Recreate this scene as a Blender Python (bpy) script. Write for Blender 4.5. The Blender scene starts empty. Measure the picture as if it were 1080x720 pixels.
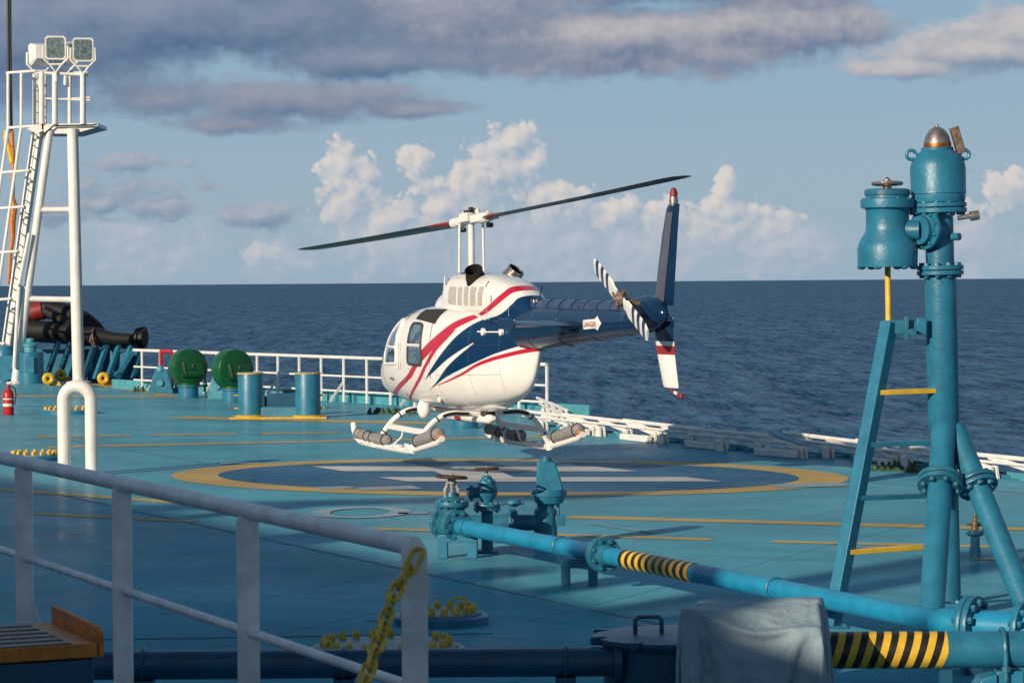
import bpy, math, random
from mathutils import Vector as V, Matrix, noise as mnoise

random.seed(7)
SC = bpy.context.scene
COL = SC.collection
PI = math.pi
R = math.radians

# ------------------------------------------------------------------ camera
FPX = 2900.0                       # focal length in photo pixels (1080 wide)
EYE = V((0, 0, 2.5))
PITCH, ROLL = R(-1.245), R(-0.42)
camd = bpy.data.cameras.new('camera')
cam = bpy.data.objects.new('camera', camd)
COL.objects.link(cam)
SC.camera = cam
camd.sensor_width = 36
camd.lens = 36 * FPX / 1080
camd.clip_start, camd.clip_end = 0.1, 200000
CM = Matrix.Rotation(PI / 2 + PITCH, 3, 'X') @ Matrix.Rotation(ROLL, 3, 'Z')
cam.matrix_world = Matrix.Translation(EYE) @ CM.to_4x4()
camd.dof.use_dof = True
camd.dof.focus_distance = 32
camd.dof.aperture_fstop = 18

def ray(px, py):
    return CM @ V(((px - 540) / FPX, -(py - 360) / FPX, -1))
def G(px, py, z=0.0):              # point of the photo on the plane at height z
    r = ray(px, py); return EYE + r * ((z - EYE.z) / r.z)
def D(px, py, d):                  # point of the photo at distance d along +Y
    r = ray(px, py); return EYE + r * (d / r.y)

# ------------------------------------------------------------------ materials
def lin(c):
    return tuple((x / 12.92 if x <= .04045 else ((x + .055) / 1.055) ** 2.4) for x in c)
class NT:
    def __init__(s, tree): s.t = tree; s.n = tree.nodes; s.l = tree.links
    def node(s, kind, **kw):
        n = s.n.new(kind)
        for k, v in kw.items(): setattr(n, k, v)
        return n
    def put(s, sock, v):
        if isinstance(v, bpy.types.NodeSocket): s.l.new(v, sock)
        elif v is not None:
            if sock.type == 'RGBA' and len(v) == 3: v = (*v, 1)
            sock.default_value = v
    def m(s, op, a, b=None, c=None, clamp=False):
        n = s.node('ShaderNodeMath', operation=op, use_clamp=clamp)
        for i, v in enumerate((a, b, c)):
            if v is not None: s.put(n.inputs[i], v)
        return n.outputs[0]
    def vm(s, op, a, b=None):
        n = s.node('ShaderNodeVectorMath', operation=op)
        s.put(n.inputs[0], a)
        if b is not None: s.put(n.inputs[1], b)
        return n.outputs['Value'] if op in ('LENGTH', 'DOT_PRODUCT') else n.outputs[0]
    def mix(s, f, a, b, blend='MIX'):
        n = s.node('ShaderNodeMix', data_type='RGBA', blend_type=blend)
        s.put(n.inputs[0], f); s.put(n.inputs[6], a); s.put(n.inputs[7], b)
        return n.outputs[2]
    def noise(s, vec, scale, detail=4, rough=.55, dist=0.0, ntype=None):
        n = s.node('ShaderNodeTexNoise')
        if ntype: n.noise_dimensions = ntype
        if vec is not None: s.put(n.inputs['Vector'], vec)
        n.inputs['Scale'].default_value = scale; n.inputs['Detail'].default_value = detail
        n.inputs['Roughness'].default_value = rough; n.inputs['Distortion'].default_value = dist
        return n.outputs['Fac']
    def step(s, v, lo, hi):
        n = s.node('ShaderNodeMapRange', interpolation_type='SMOOTHSTEP')
        s.put(n.inputs[0], v); s.put(n.inputs[1], lo); s.put(n.inputs[2], hi)
        return n.outputs[0]
    def comb(s, x, y, z):
        n = s.node('ShaderNodeCombineXYZ')
        for i, v in enumerate((x, y, z)): s.put(n.inputs[i], v)
        return n.outputs[0]
    def sep(s, v):
        n = s.node('ShaderNodeSeparateXYZ'); s.put(n.inputs[0], v); return n.outputs
    def bump(s, h, strength, dist=.01):
        n = s.node('ShaderNodeBump'); s.put(n.inputs['Height'], h)
        n.inputs['Strength'].default_value = strength; n.inputs['Distance'].default_value = dist
        return n.outputs[0]
    def curve(s, v, pts):
        n = s.node('ShaderNodeFloatCurve')
        c = n.mapping.curves[0]
        while len(c.points) > 2: c.points.remove(c.points[1])
        pts = sorted(pts)
        c.points[0].location = pts[0]; c.points[-1].location = pts[-1]
        for p in pts[1:-1]: c.points.new(*p)
        n.mapping.extend = 'HORIZONTAL'; n.mapping.update()
        s.put(n.inputs['Value'], v)
        return n.outputs[0]

def newmat(name):
    m = bpy.data.materials.new(name); m.use_nodes = True
    nt = NT(m.node_tree)
    b = nt.n['Principled BSDF']
    return m, nt, b

def paint(name, rgb, rough=.4, var=.10, scale=6, metal=0, dirt=None, dirt_amt=.25, bump=.15, bscale=60, spec=.5, gen=True):
    """Painted or bare surface: base colour with cloudy variation, optional rust or grime patches and a fine bump."""
    m, nt, b = newmat(name)
    co = nt.node('ShaderNodeTexCoord').outputs['Object']
    n1 = nt.noise(co, scale, 5, .6)
    dark = tuple(x * (1 - 2 * var) for x in rgb); lite = tuple(min(1, x * (1 + 1.2 * var)) for x in rgb)
    c = nt.mix(nt.step(n1, .3, .7), dark, lite)
    if dirt:
        n2 = nt.noise(co, scale * 2.3, 8, .7)
        f = nt.step(n2, .72 - dirt_amt * .45, .80 - dirt_amt * .3)
        c = nt.mix(f, c, dirt)
    nt.put(b.inputs['Base Color'], c)
    nr = nt.noise(co, scale * 3, 4, .6)
    nt.put(b.inputs['Roughness'], nt.m('MULTIPLY_ADD', nr, .25, rough - .12))
    b.inputs['Metallic'].default_value = metal
    b.inputs['Specular IOR Level'].default_value = spec
    if bump:
        nt.put(b.inputs['Normal'], nt.bump(nt.noise(co, bscale, 4, .6), bump, .01))
    return m

RUST = (.10, .035, .012)
M = {}
M['teal'] = paint('teal_paint', (.020, .165, .275), .38, .10, 5, dirt=(.05, .10, .11), dirt_amt=.16, bump=.3, bscale=38)
M['teal_worn'] = paint('worn_teal_paint', (.020, .148, .240), .42, .14, 7, dirt=RUST, dirt_amt=.12, bump=.25, bscale=30)
M['teal_bright'] = paint('bright_teal_paint', (.012, .235, .42), .36, .08, 5, dirt=(.03, .15, .19), dirt_amt=.08, bump=.1)
M['teal_light'] = paint('pale_teal_paint', (.07, .30, .38), .45, .10, 4)
M['navy_teal'] = paint('dark_blue_and_shaded_teal', (.010, .075, .14), .4, .12, 4)  # dark blue parts, and teal parts with shade put into the colour
M['white'] = paint('white_paint', (.74, .73, .70), .4, .05, 4, dirt=(.42, .33, .24), dirt_amt=.05, bump=.08)
M['white_grey'] = paint('weathered_white_paint', (.82, .81, .80), .5, .10, 9, dirt=(.40, .36, .32), dirt_amt=.10, bump=.08, bscale=120)
M['yellow'] = paint('yellow_paint', (.72, .44, .03), .45, .10, 9, dirt=(.30, .15, .03), dirt_amt=.12)
M['yellow_chain'] = paint('old_yellow_paint', (.66, .44, .03), .5, .2, 30, dirt=RUST, dirt_amt=.22, bump=.3, bscale=150)
M['black'] = paint('black_paint', (.012, .012, .013), .45, .1, 10)
M['rubber'] = paint('black_rubber', (.011, .010, .010), .6, .2, 3, dirt=(.05, .035, .03), dirt_amt=.2, bump=.3, bscale=20)
M['red'] = paint('red_paint', (.48, .015, .022), .35, .08, 9)
M['dark_red'] = paint('faded_red_paint', (.22, .015, .015), .5, .15, 5)
M['green'] = paint('green_paint', (.005, .082, .024), .35, .12, 5)
M['mossgreen'] = paint('dark_green_paint', (.02, .07, .035), .6, .3, 14)
M['orange'] = paint('rusty_orange_paint', (.60, .19, .02), .55, .15, 14, dirt=RUST, dirt_amt=.12, bump=.3)
M['brass'] = paint('worn_brass', (.55, .36, .22), .38, .18, 30, metal=.85)
M['copper'] = paint('copper_band', (.50, .19, .05), .35, .15, 25, metal=.8)
M['steel'] = paint('dull_steel', (.36, .33, .31), .38, .15, 14, metal=.8)
M['rusty'] = paint('rusty_iron', (.06, .03, .02), .65, .3, 30, dirt=(.16, .06, .02), dirt_amt=.4, bump=.4, bscale=90)
M['rusty_white'] = paint('rust_streaked_white', (.42, .38, .33), .6, .2, 40, dirt=RUST, dirt_amt=.45, bump=.4)
M['cloth_grey'] = paint('grey_bag_fabric', (.25, .24, .24), .75, .12, 18, bump=.4, bscale=70)
M['heli_white'] = paint('aircraft_white', (.80, .79, .77), .22, .02, 3, bump=.0)
M['heli_blue'] = paint('aircraft_blue', (.004, .024, .070), .2, .05, 3, bump=.0)
M['blade'] = paint('rotor_blade_grey', (.035, .036, .042), .38, .1, 4, bump=.0)
M['blade_red'] = paint('rotor_blade_red', (.32, .02, .02), .35, .05, 6, bump=0)
M['louver'] = paint('louver_grey', (.48, .44, .41), .5, .1, 20)
M['seal'] = paint('dark_window_seal', (.05, .052, .055), .5, .05, 20)
M['intake'] = paint('intake_mesh_brown', (.035, .028, .024), .7, .2, 60)
M['chrome'] = paint('polished_exhaust', (.62, .50, .42), .2, .15, 20, metal=.9, bump=0)
M['soot'] = paint('sooty_inside', (.006, .006, .006), .8, .1, 20)
M['lens'] = paint('floodlight_lens', (.16, .22, .24), .12, .25, 14, bump=0)
M['wood_brown'] = paint('brown_plate', (.16, .11, .08), .55, .25, 20)

def glass(name, rgb, rough=.05):
    m, nt, b = newmat(name)
    nt.put(b.inputs['Base Color'], rgb); b.inputs['Roughness'].default_value = rough
    b.inputs['Specular IOR Level'].default_value = .9
    b.inputs['Coat Weight'].default_value = .5; b.inputs['Coat Roughness'].default_value = .03
    co = nt.node('ShaderNodeTexCoord').outputs['Object']
    n = nt.noise(co, 3.5, 3, .6, 1.5)
    nt.put(b.inputs['Base Color'], nt.mix(nt.step(n, .42, .60), rgb, tuple(min(1, x * 4.5 + .03) for x in rgb)))
    return m
M['glass'] = glass('tinted_window', (.018, .032, .048))
M['glass_blue'] = glass('blue_tinted_screen', (.012, .05, .10))

def canvas_mat():
    m, nt, b = newmat('grey_canvas')
    co = nt.node('ShaderNodeTexCoord').outputs['Object']
    n = nt.noise(co, 5, 5, .6)
    c = nt.mix(nt.step(n, .3, .7), (.185, .275, .33), (.27, .36, .415))
    st = nt.noise(co, 14, 6, .7)
    c = nt.mix(nt.step(st, .64, .76), c, (.24, .27, .29))
    nt.put(b.inputs['Base Color'], c); b.inputs['Roughness'].default_value = .7
    h = nt.m('ADD', nt.m('MULTIPLY', nt.noise(co, 9, 5, .6, .8), 1.0), nt.m('MULTIPLY', nt.noise(co, 260, 2, .5), .05))
    nt.put(b.inputs['Normal'], nt.bump(h, .5, .03))
    return m
M['canvas'] = canvas_mat()
M['hatch_grey'] = paint('hatch_cover_grey', (.17, .23, .25), .5, .15, 8, dirt=(.2, .14, .09), dirt_amt=.15)

EDIR = V((.455, -.89, 0)).normalized()      # fore-and-aft line of the ship, towards the viewer
EOUT = V((.89, .455, 0)).normalized()       # outboard

def deck_mat(name, rgb, worn=None, worn_amt=.0):
    m, nt, b = newmat(name)
    g = nt.node('ShaderNodeTexCoord').outputs['Object']
    mp = nt.node('ShaderNodeMapping'); mp.inputs['Rotation'].default_value = (0, 0, math.atan2(EDIR.x, -EDIR.y))
    nt.put(mp.inputs['Vector'], g); co = mp.outputs[0]
    a = nt.noise(co, .35, 6, .62)
    c = nt.mix(nt.step(a, .3, .7), tuple(x * .80 for x in rgb), tuple(min(1, x * 1.16) for x in rgb))
    # grime dragged across the plates
    st = nt.node('ShaderNodeMapping'); st.inputs['Scale'].default_value = (.35, 2.4, 1); nt.put(st.inputs['Vector'], co)
    a2 = nt.noise(st.outputs[0], 1.4, 7, .68)
    c = nt.mix(nt.m('MULTIPLY', nt.step(a2, .52, .74), .75), c, tuple(x * .5 + .02 for x in rgb))
    sp = nt.noise(co, 11, 6, .7)
    c = nt.mix(nt.m('MULTIPLY', nt.step(sp, .68, .76), .6), c, (.16, .18, .17))
    vo = nt.node('ShaderNodeTexVoronoi'); nt.put(vo.inputs['Vector'], co); vo.inputs['Scale'].default_value = 1.1
    rs = nt.m('MULTIPLY', nt.m('SUBTRACT', 1, nt.step(nt.m('ADD', vo.outputs['Distance'], nt.m('MULTIPLY', nt.noise(co, 9, 4, .7), .16)), .12, .19)), nt.step(nt.noise(co, .6, 3, .6), .46, .60))
    c = nt.mix(nt.m('MULTIPLY', rs, .85), c, (.10, .06, .035))
    sc = nt.node('ShaderNodeMapping'); sc.inputs['Scale'].default_value = (.25, 5, 1); sc.inputs['Rotation'].default_value = (0, 0, .5); nt.put(sc.inputs['Vector'], co)
    scf = nt.step(nt.noise(sc.outputs[0], 1.6, 5, .7), .66, .72)
    c = nt.mix(nt.m('MULTIPLY', scf, .35), c, tuple(min(1, x * 1.35 + .05) for x in rgb))
    if worn:
        w = nt.noise(co, 5, 8, .72)
        c = nt.mix(nt.step(w, .70 - worn_amt * .4, .78 - worn_amt * .4), c, worn)
    br = nt.node('ShaderNodeTexBrick', offset=.5)
    nt.put(br.inputs['Vector'], co); br.inputs['Scale'].default_value = 1
    br.inputs['Brick Width'].default_value = 2.6; br.inputs['Row Height'].default_value = 9.0
    br.inputs['Mortar Size'].default_value = .018; br.inputs['Mortar Smooth'].default_value = .6
    seam = br.outputs['Fac']
    c = nt.mix(nt.m('MULTIPLY', seam, .55), c, tuple(x * .35 for x in rgb))
    nt.put(b.inputs['Base Color'], c)
    r = nt.noise(co, 1.1, 5, .6)
    nt.put(b.inputs['Roughness'], nt.m('MULTIPLY_ADD', nt.step(r, .3, .7), .22, .33))
    b.inputs['Specular IOR Level'].default_value = 0
    h = nt.m('ADD', nt.m('MULTIPLY', nt.noise(co, .8, 3, .5), 3.2), nt.m('ADD', nt.m('MULTIPLY', seam, .25), nt.m('MULTIPLY', nt.noise(co, 40, 4, .6), .05)))
    bn = nt.bump(h, .22, .03)
    nt.put(b.inputs['Normal'], bn)
    gl = nt.node('ShaderNodeBsdfGlossy'); nt.put(gl.inputs['Roughness'], nt.m('MULTIPLY_ADD', nt.step(r, .3, .7), .16, .14))
    nt.put(gl.inputs['Normal'], bn)
    ms = nt.node('ShaderNodeMixShader'); lw = nt.node('ShaderNodeLayerWeight').outputs['Facing']
    gz = nt.step(lw, .84, .975)
    nt.put(ms.inputs[0], nt.m('MULTIPLY', nt.m('MULTIPLY_ADD', nt.step(nt.noise(co, .5, 4, .6), .35, .7), .6, .7), nt.m('MULTIPLY_ADD', gz, .19, .012)))
    nt.l.new(b.outputs[0], ms.inputs[1]); nt.l.new(gl.outputs[0], ms.inputs[2])
    nt.l.new(ms.outputs[0], nt.n['Material Output'].inputs['Surface'])
    return m
DECK = (.098, .365, .470)
M['deck'] = deck_mat('teal_deck_paint', DECK)
M['mark_yellow'] = deck_mat('worn_yellow_marking', (.58, .39, .11), DECK, .26)
M['mark_white'] = deck_mat('worn_white_marking', (.58, .58, .58), DECK, .08)
M['mark_blue'] = deck_mat('worn_blue_marking', (.026, .125, .245), (.09, .24, .34), .34)
M['mark_faint'] = deck_mat('faded_white_marking', (.34, .44, .50), DECK, .42)

# ------------------------------------------------------------------ mesh builder
ROOTM = {}
def frame(axis):
    a = V(axis).normalized()
    up = V((0, 0, 1)) if abs(a.z) < .95 else V((1, 0, 0))
    x = up.cross(a).normalized(); return x, a.cross(x), a

class MB:
    def __init__(s): s.v = []; s.f = []; s.mi = []; s.xf = None
    def add(s, verts, faces, mi=0):
        o = len(s.v)
        s.v += [V(p) for p in verts]
        s.f += [tuple(i + o for i in f) for f in faces]
        s.mi += [mi] * len(faces)
    def box(s, c, size, mi=0, ax=None):
        c = V(c); hx, hy, hz = (q / 2 for q in size)
        X, Y, Z = ax if ax else (V((1, 0, 0)), V((0, 1, 0)), V((0, 0, 1)))
        vs = [c + X * (sx * hx) + Y * (sy * hy) + Z * (sz * hz) for sx in (-1, 1) for sy in (-1, 1) for sz in (-1, 1)]
        s.add(vs, [(0, 1, 3, 2), (4, 6, 7, 5), (0, 4, 5, 1), (2, 3, 7, 6), (0, 2, 6, 4), (1, 5, 7, 3)], mi)
    def bar(s, p0, p1, w, h, mi=0, up=(0, 0, 1)):
        p0, p1 = V(p0), V(p1); a = (p1 - p0).normalized()
        x = V(up).cross(a)
        if x.length < 1e-4: x = V((1, 0, 0)).cross(a)
        x.normalize(); y = a.cross(x)
        s.box((p0 + p1) / 2, (w, h, (p1 - p0).length), mi, (x, y, a))
    def tube(s, pts, r, seg=12, closed=False, caps=True, mi=0):
        pts = [V(p) for p in pts]; n = len(pts)
        rs = r if isinstance(r, (list, tuple)) else [r] * n
        rings = []
        px = None
        for i, p in enumerate(pts):
            if closed: t = pts[(i + 1) % n] - pts[i - 1]
            elif i == 0: t = pts[1] - p
            elif i == n - 1: t = p - pts[i - 1]
            else: t = (pts[i + 1] - p).normalized() + (p - pts[i - 1]).normalized()
            t.normalize()
            if px is None: px = frame(t)[0]
            px = (px - t * px.dot(t)).normalized(); py = t.cross(px)
            rings.append([p + (px * math.cos(2 * PI * k / seg) + py * math.sin(2 * PI * k / seg)) * rs[i] for k in range(seg)])
        vs = [q for ring in rings for q in ring]; fs = []
        for i in range(n if closed else n - 1):
            j = (i + 1) % n
            for k in range(seg):
                l = (k + 1) % seg
                fs.append((i * seg + k, i * seg + l, j * seg + l, j * seg + k))
        if caps and not closed:
            fs.append(tuple(range(seg - 1, -1, -1))); fs.append(tuple((n - 1) * seg + k for k in range(seg)))
        s.add(vs, fs, mi)
    def cyl(s, p0, p1, r0, r1=None, seg=16, caps=True, mi=0):
        s.tube([p0, p1], [r0, r0 if r1 is None else r1], seg, False, caps, mi)
    def lathe(s, o, axis, prof, seg=24, caps=True, mi=0):
        o = V(o); x, y, a = frame(axis)
        rings = [[o + a * z + (x * math.cos(2 * PI * k / seg) + y * math.sin(2 * PI * k / seg)) * max(r, 1e-4) for k in range(seg)] for r, z in prof]
        s.loft(rings, caps, mi)
    def loft(s, rings, caps=True, mi=0, closed=True):
        n, seg = len(rings), len(rings[0])
        fs = []
        for i in range(n - 1):
            for k in range(seg if closed else seg - 1):
                l = (k + 1) % seg
                fs.append((i * seg + k, i * seg + l, (i + 1) * seg + l, (i + 1) * seg + k))
        if caps and closed:
            fs.append(tuple(range(seg - 1, -1, -1))); fs.append(tuple((n - 1) * seg + k for k in range(seg)))
        s.add([q for ring in rings for q in ring], fs, mi)
    def ball(s, c, r, seg=16, rings=10, mi=0, scale=(1, 1, 1)):
        c = V(c)
        rr = [[c + V((math.sin(PI * i / rings) * math.cos(2 * PI * k / seg) * r * scale[0], math.sin(PI * i / rings) * math.sin(2 * PI * k / seg) * r * scale[1], -math.cos(PI * i / rings) * r * scale[2])) for k in range(seg)] for i in [.02] + list(range(1, rings)) + [rings - .02]]
        s.loft(rr, True, mi)
    def prism(s, poly, d, mi=0):
        poly = [V(p) for p in poly]; d = V(d); n = len(poly)
        s.add(poly + [p + d for p in poly], [tuple(range(n - 1, -1, -1)), tuple(range(n, 2 * n))] + [(i, (i + 1) % n, n + (i + 1) % n, n + i) for i in range(n)], mi)
    def flat(s, poly, mi=0): s.add(poly, [tuple(range(len(poly)))], mi)
    def flange(s, p, axis, r, t=.03, nb=8, bolt=.018, mi=0, off=.0):
        p = V(p); x, y, a = frame(axis)
        s.lathe(p - a * (t / 2), a, [(r * .985, 0), (r, t * .1), (r, t * .9), (r * .985, t)], 28, True, mi)
        for k in range(nb):
            q = 2 * PI * (k + .5) / nb + off
            c = p + (x * math.cos(q) + y * math.sin(q)) * (r - bolt * 1.7)
            s.lathe(c - a * (t / 2 + bolt * 1.1), a, [(bolt * .8, 0), (bolt, bolt * .3), (bolt, t + bolt * 1.9), (bolt * .8, t + bolt * 2.2)], 6, True, mi)
    def torus(s, c, axis, r, rr, seg=32, rs=8, mi=0, arc=None):
        c = V(c); x, y, a = frame(axis)
        if arc is None:
            s.tube([c + (x * math.cos(2 * PI * k / seg) + y * math.sin(2 * PI * k / seg)) * r for k in range(seg)], rr, rs, True, False, mi)
        else:
            s.tube([c + (x * math.cos(arc[0] + (arc[1] - arc[0]) * k / seg) + y * math.sin(arc[0] + (arc[1] - arc[0]) * k / seg)) * r for k in range(seg + 1)], rr, rs, False, True, mi)
    def wheel(s, c, axis, r, rr, mi=0, spokes=4):
        s.torus(c, axis, r, rr, 28, 8, mi)
        x, y, a = frame(axis); c = V(c)
        s.lathe(c - a * rr * 1.4, a, [(r * .2, 0), (r * .22, rr), (r * .2, rr * 2.8)], 12, True, mi)
        for k in range(spokes):
            q = 2 * PI * k / spokes + .4
            s.cyl(c, c + (x * math.cos(q) + y * math.sin(q)) * r, rr * .75, None, 8, True, mi)
    def build(s, name, mats, parent=None, local=False, bev=0, smooth=35, loc=None, sub=0):
        if not isinstance(mats, (list, tuple)): mats = [mats]
        root = parent
        while root is not None and root.parent is not None: root = root.parent
        vs = s.v
        if root is not None and not local:
            mi_ = ROOTM.get(root.name)
            inv = (mi_ if mi_ is not None else Matrix.Identity(4)).inverted()
            vs = [inv @ p for p in vs]
        elif root is None and loc is not None:
            vs = [p - V(loc) for p in vs]
        me = bpy.data.meshes.new(name)
        me.from_pydata([tuple(p) for p in vs], [], s.f)
        for m_ in mats: me.materials.append(m_)
        me.polygons.foreach_set('material_index', s.mi)
        me.update()
        if smooth:
            me.polygons.foreach_set('use_smooth', [True] * len(me.polygons))
            me.set_sharp_from_angle(angle=R(smooth))
        o = bpy.data.objects.new(name, me); COL.objects.link(o)
        if root is None and loc is not None:
            o.location = loc; ROOTM[o.name] = Matrix.Translation(V(loc))
        if parent is not None: o.parent = parent
        if bev:
            b = o.modifiers.new('bevel', 'BEVEL'); b.width = bev; b.segments = 2; b.limit_method = 'ANGLE'; b.angle_limit = R(40)
        if sub:
            b = o.modifiers.new('subsurf', 'SUBSURF'); b.levels = b.render_levels = sub
        return o

def tag(o, label=None, cat=None, group=None, kind=None):
    if label: o['label'] = label
    if cat: o['category'] = cat
    if group: o['group'] = group
    if kind: o['kind'] = kind
    return o
def thing(name, label, cat, loc=(0, 0, 0), rotz=0, group=None, mat=None):
    o = bpy.data.objects.new(name, None); COL.objects.link(o); o.empty_display_size = .2
    mx = mat if mat is not None else Matrix.Translation(V(loc)) @ Matrix.Rotation(rotz, 4, 'Z')
    o.matrix_world = mx; ROOTM[o.name] = mx.copy()
    return tag(o, label, cat, group)
def copy_tree(o, parent=None):
    c = o.copy(); COL.objects.link(c); c.parent = parent
    for ch in list(o.children): copy_tree(ch, c)
    return c

# ------------------------------------------------------------------ sun, sky
SUN_EL, SUN_AZ = R(18.5), R(39)               # sun behind and to the left of the viewer
SHD = V((math.sin(SUN_AZ), math.cos(SUN_AZ), 0))   # the way shadows run
TOSUN = V((-SHD.x * math.cos(SUN_EL), -SHD.y * math.cos(SUN_EL), math.sin(SUN_EL)))
sd = bpy.data.lights.new('sun', 'SUN'); sd.energy = 5.0; sd.angle = R(.5); sd.color = (1, .84, .64)
so = bpy.data.objects.new('sun', sd); COL.objects.link(so)
so.rotation_mode = 'QUATERNION'; so.rotation_quaternion = TOSUN.to_track_quat('Z', 'Y'); so.location = (-40, -40, 40)

w = bpy.data.worlds.new('World'); SC.world = w; w.use_nodes = True
nt = NT(w.node_tree); bg = nt.n['Background']
BGS = .070
bg.inputs['Strength'].default_value = BGS
sky = nt.node('ShaderNodeTexSky', sky_type='NISHITA', sun_disc=False)
sky.sun_elevation = SUN_EL; sky.sun_rotation = math.atan2(TOSUN.x, TOSUN.y)
sky.altitude = 0; sky.air_density = 1.0; sky.dust_density = .6; sky.ozone_density = 2.0
gen = nt.node('ShaderNodeTexCoord').outputs['Generated']
dx, dy, dz = nt.sep(gen)
U = nt.m('MULTIPLY', nt.m('ARCTAN2', dx, dy), FPX)          # azimuth and elevation of the sky direction, in 1/2900 radian
W = nt.m('MULTIPLY', nt.m('ARCSINE', dz), FPX)
def cloud_field(du, dv, ells, nscale, stretch, amp, seed, detail=7, rough=.58, dist=.0, bil=0, fine=True):
    u = nt.m('ADD', U, du); v = nt.m('ADD', W, dv)
    uv = nt.comb(u, v, 0)
    best = None
    for (eu, ev, a, b_, wt) in ells:
        q = nt.vm('MULTIPLY', nt.vm('SUBTRACT', uv, (eu, ev, 0)), (1 / a, 1 / b_, 0))
        f = nt.m('MULTIPLY', nt.m('SUBTRACT', 1, nt.vm('LENGTH', q)), wt)
        best = f if best is None else nt.m('MAXIMUM', best, f)
    n = nt.noise(nt.comb(nt.m('MULTIPLY_ADD', u, 1 / (nscale * stretch), seed * 7.3), nt.m('MULTIPLY_ADD', v, 1 / nscale, seed * 3.1), 0), 1, detail, rough, dist, '2D')
    f = nt.m('MULTIPLY_ADD', nt.m('SUBTRACT', n, .5), amp, best)
    if bil:
        wob = nt.m('MULTIPLY', nt.m('SUBTRACT', n, .5), 1.6)
        for sc_, am in ((22, bil * .9), (9.5, bil * .5)) + (((4.6, bil * .28),) if fine and bil > .3 else ()):
            vo = nt.node('ShaderNodeTexVoronoi', voronoi_dimensions='2D'); vo.inputs['Scale'].default_value = 1
            nt.put(vo.inputs['Vector'], nt.comb(nt.m('MULTIPLY_ADD', u, 1 / sc_, wob), nt.m('MULTIPLY_ADD', v, 1 / sc_, wob), seed))
            f = nt.m('MULTIPLY_ADD', nt.m('SUBTRACT', .5, vo.outputs['Distance']), am, f)
    return f
def E(px, py, a, b_, wt=1.0): return (px - 540, 297 - py, a, b_, wt)
def s255(r, g, b_): return tuple(x / BGS for x in lin((r / 255, g / 255, b_ / 255)))

skyc = sky.outputs[0]
# haze towards the horizon and a cooler tone above
hz = nt.m('POWER', 2.718, nt.m('MULTIPLY', nt.m('MAXIMUM', W, 0), -1 / 110))
skyc = nt.mix(nt.m('MULTIPLY', hz, .60), skyc, s255(160, 180, 198))
hi = nt.step(W, 40, 330)
front = nt.m('MULTIPLY', nt.step(dy, .2, .8), 1.0)
skyc = nt.mix(nt.m('MULTIPLY', .85, front), skyc, nt.mix(hi, s255(154, 178, 197), s255(138, 172, 200)))

def layer(base, ells, nscale, stretch, amp, seed, lo, hi_, shade, lit, off=(7, -7), gain=1.6, opac=1.0, detail=7, rough=.58, vshade=None, dist=0, sdet=3, fade=None, bil=0):
    F = cloud_field(0, 0, ells, nscale, stretch, amp, seed, detail, rough, dist, bil)
    F1 = cloud_field(0, 0, ells, nscale, stretch, amp, seed, sdet, rough, dist, bil, False)
    F2 = cloud_field(-off[0], -off[1], ells, nscale, stretch, amp, seed, sdet, rough, dist, bil, False)
    d_ = nt.m('MULTIPLY', nt.m('MULTIPLY', nt.step(F, lo, hi_), opac), front)
    L = nt.m('MULTIPLY_ADD', nt.m('SUBTRACT', F1, F2), gain, .5, clamp=True)
    if fade: d_ = nt.m('MULTIPLY', d_, nt.m('MULTIPLY_ADD', nt.step(W, fade[0], fade[1]), .75, .25))
    if vshade: L = nt.m('MULTIPLY', L, nt.step(W, 297 - vshade[0], 297 - vshade[1]))
    return nt.mix(d_, base, nt.mix(L, shade, lit))
# faint, far cumulus in the haze
skyc = layer(skyc, [E(300, 268, 60, 34, .8), E(420, 255, 120, 55), E(560, 262, 150, 60), E(700, 268, 130, 55), E(830, 262, 90, 50), E(1000, 262, 120, 45), E(150, 262, 120, 45, .8)],
             34, 1.3, 1.3, 3.1, .10, .75, s255(150, 172, 195), s255(194, 196, 202), gain=.9, opac=.85)
# lit cumulus towers
skyc = layer(skyc, [E(370, 200, 42, 52), E(362, 172, 26, 32), E(384, 180, 22, 26), E(441, 172, 23, 28, .85), E(452, 196, 24, 24, .8), E(466, 216, 34, 28), E(520, 184, 50, 42), E(543, 152, 36, 30), E(560, 172, 24, 24), E(500, 200, 40, 34), E(590, 212, 44, 28), E(650, 224, 46, 26, .9),
                    E(700, 230, 50, 24, .85), E(765, 200, 16, 30), E(765, 226, 34, 34), E(760, 240, 70, 30, .9), E(815, 240, 40, 24, .85), E(1058, 204, 40, 26), E(1010, 224, 40, 20, .8), E(272, 264, 30, 16, .7), E(410, 232, 60, 36, .8)],
             30, 1.1, .75, 9.4, .15, .44, s255(153, 173, 194), s255(222, 213, 206), off=(8, -8), gain=.95, opac=.90, detail=8, rough=.6, sdet=4, fade=(4, 95), bil=.50)
# low grey cloudlets on the left
skyc = layer(skyc, [E(140, 170, 78, 13), E(172, 214, 62, 20), E(110, 212, 50, 16), E(275, 226, 74, 18), E(60, 222, 60, 20), E(220, 196, 20, 10, .7), E(120, 205, 130, 34, .5)],
             18, 2.0, 1.25, 5.7, .10, .60, s255(112, 136, 165), s255(170, 175, 186), off=(6, -8), gain=1.0, opac=.8, bil=.22)
# second grey-mauve band
skyc = layer(skyc, [E(300, 106, 200, 30), E(430, 115, 90, 14), E(180, 104, 90, 26), E(260, 128, 100, 16, .8)],
             34, 2.4, 1.1, 12.2, .05, .62, s255(100, 121, 150), s255(147, 153, 168), off=(8, -12), gain=1.1, opac=.92, bil=.16)
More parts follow.
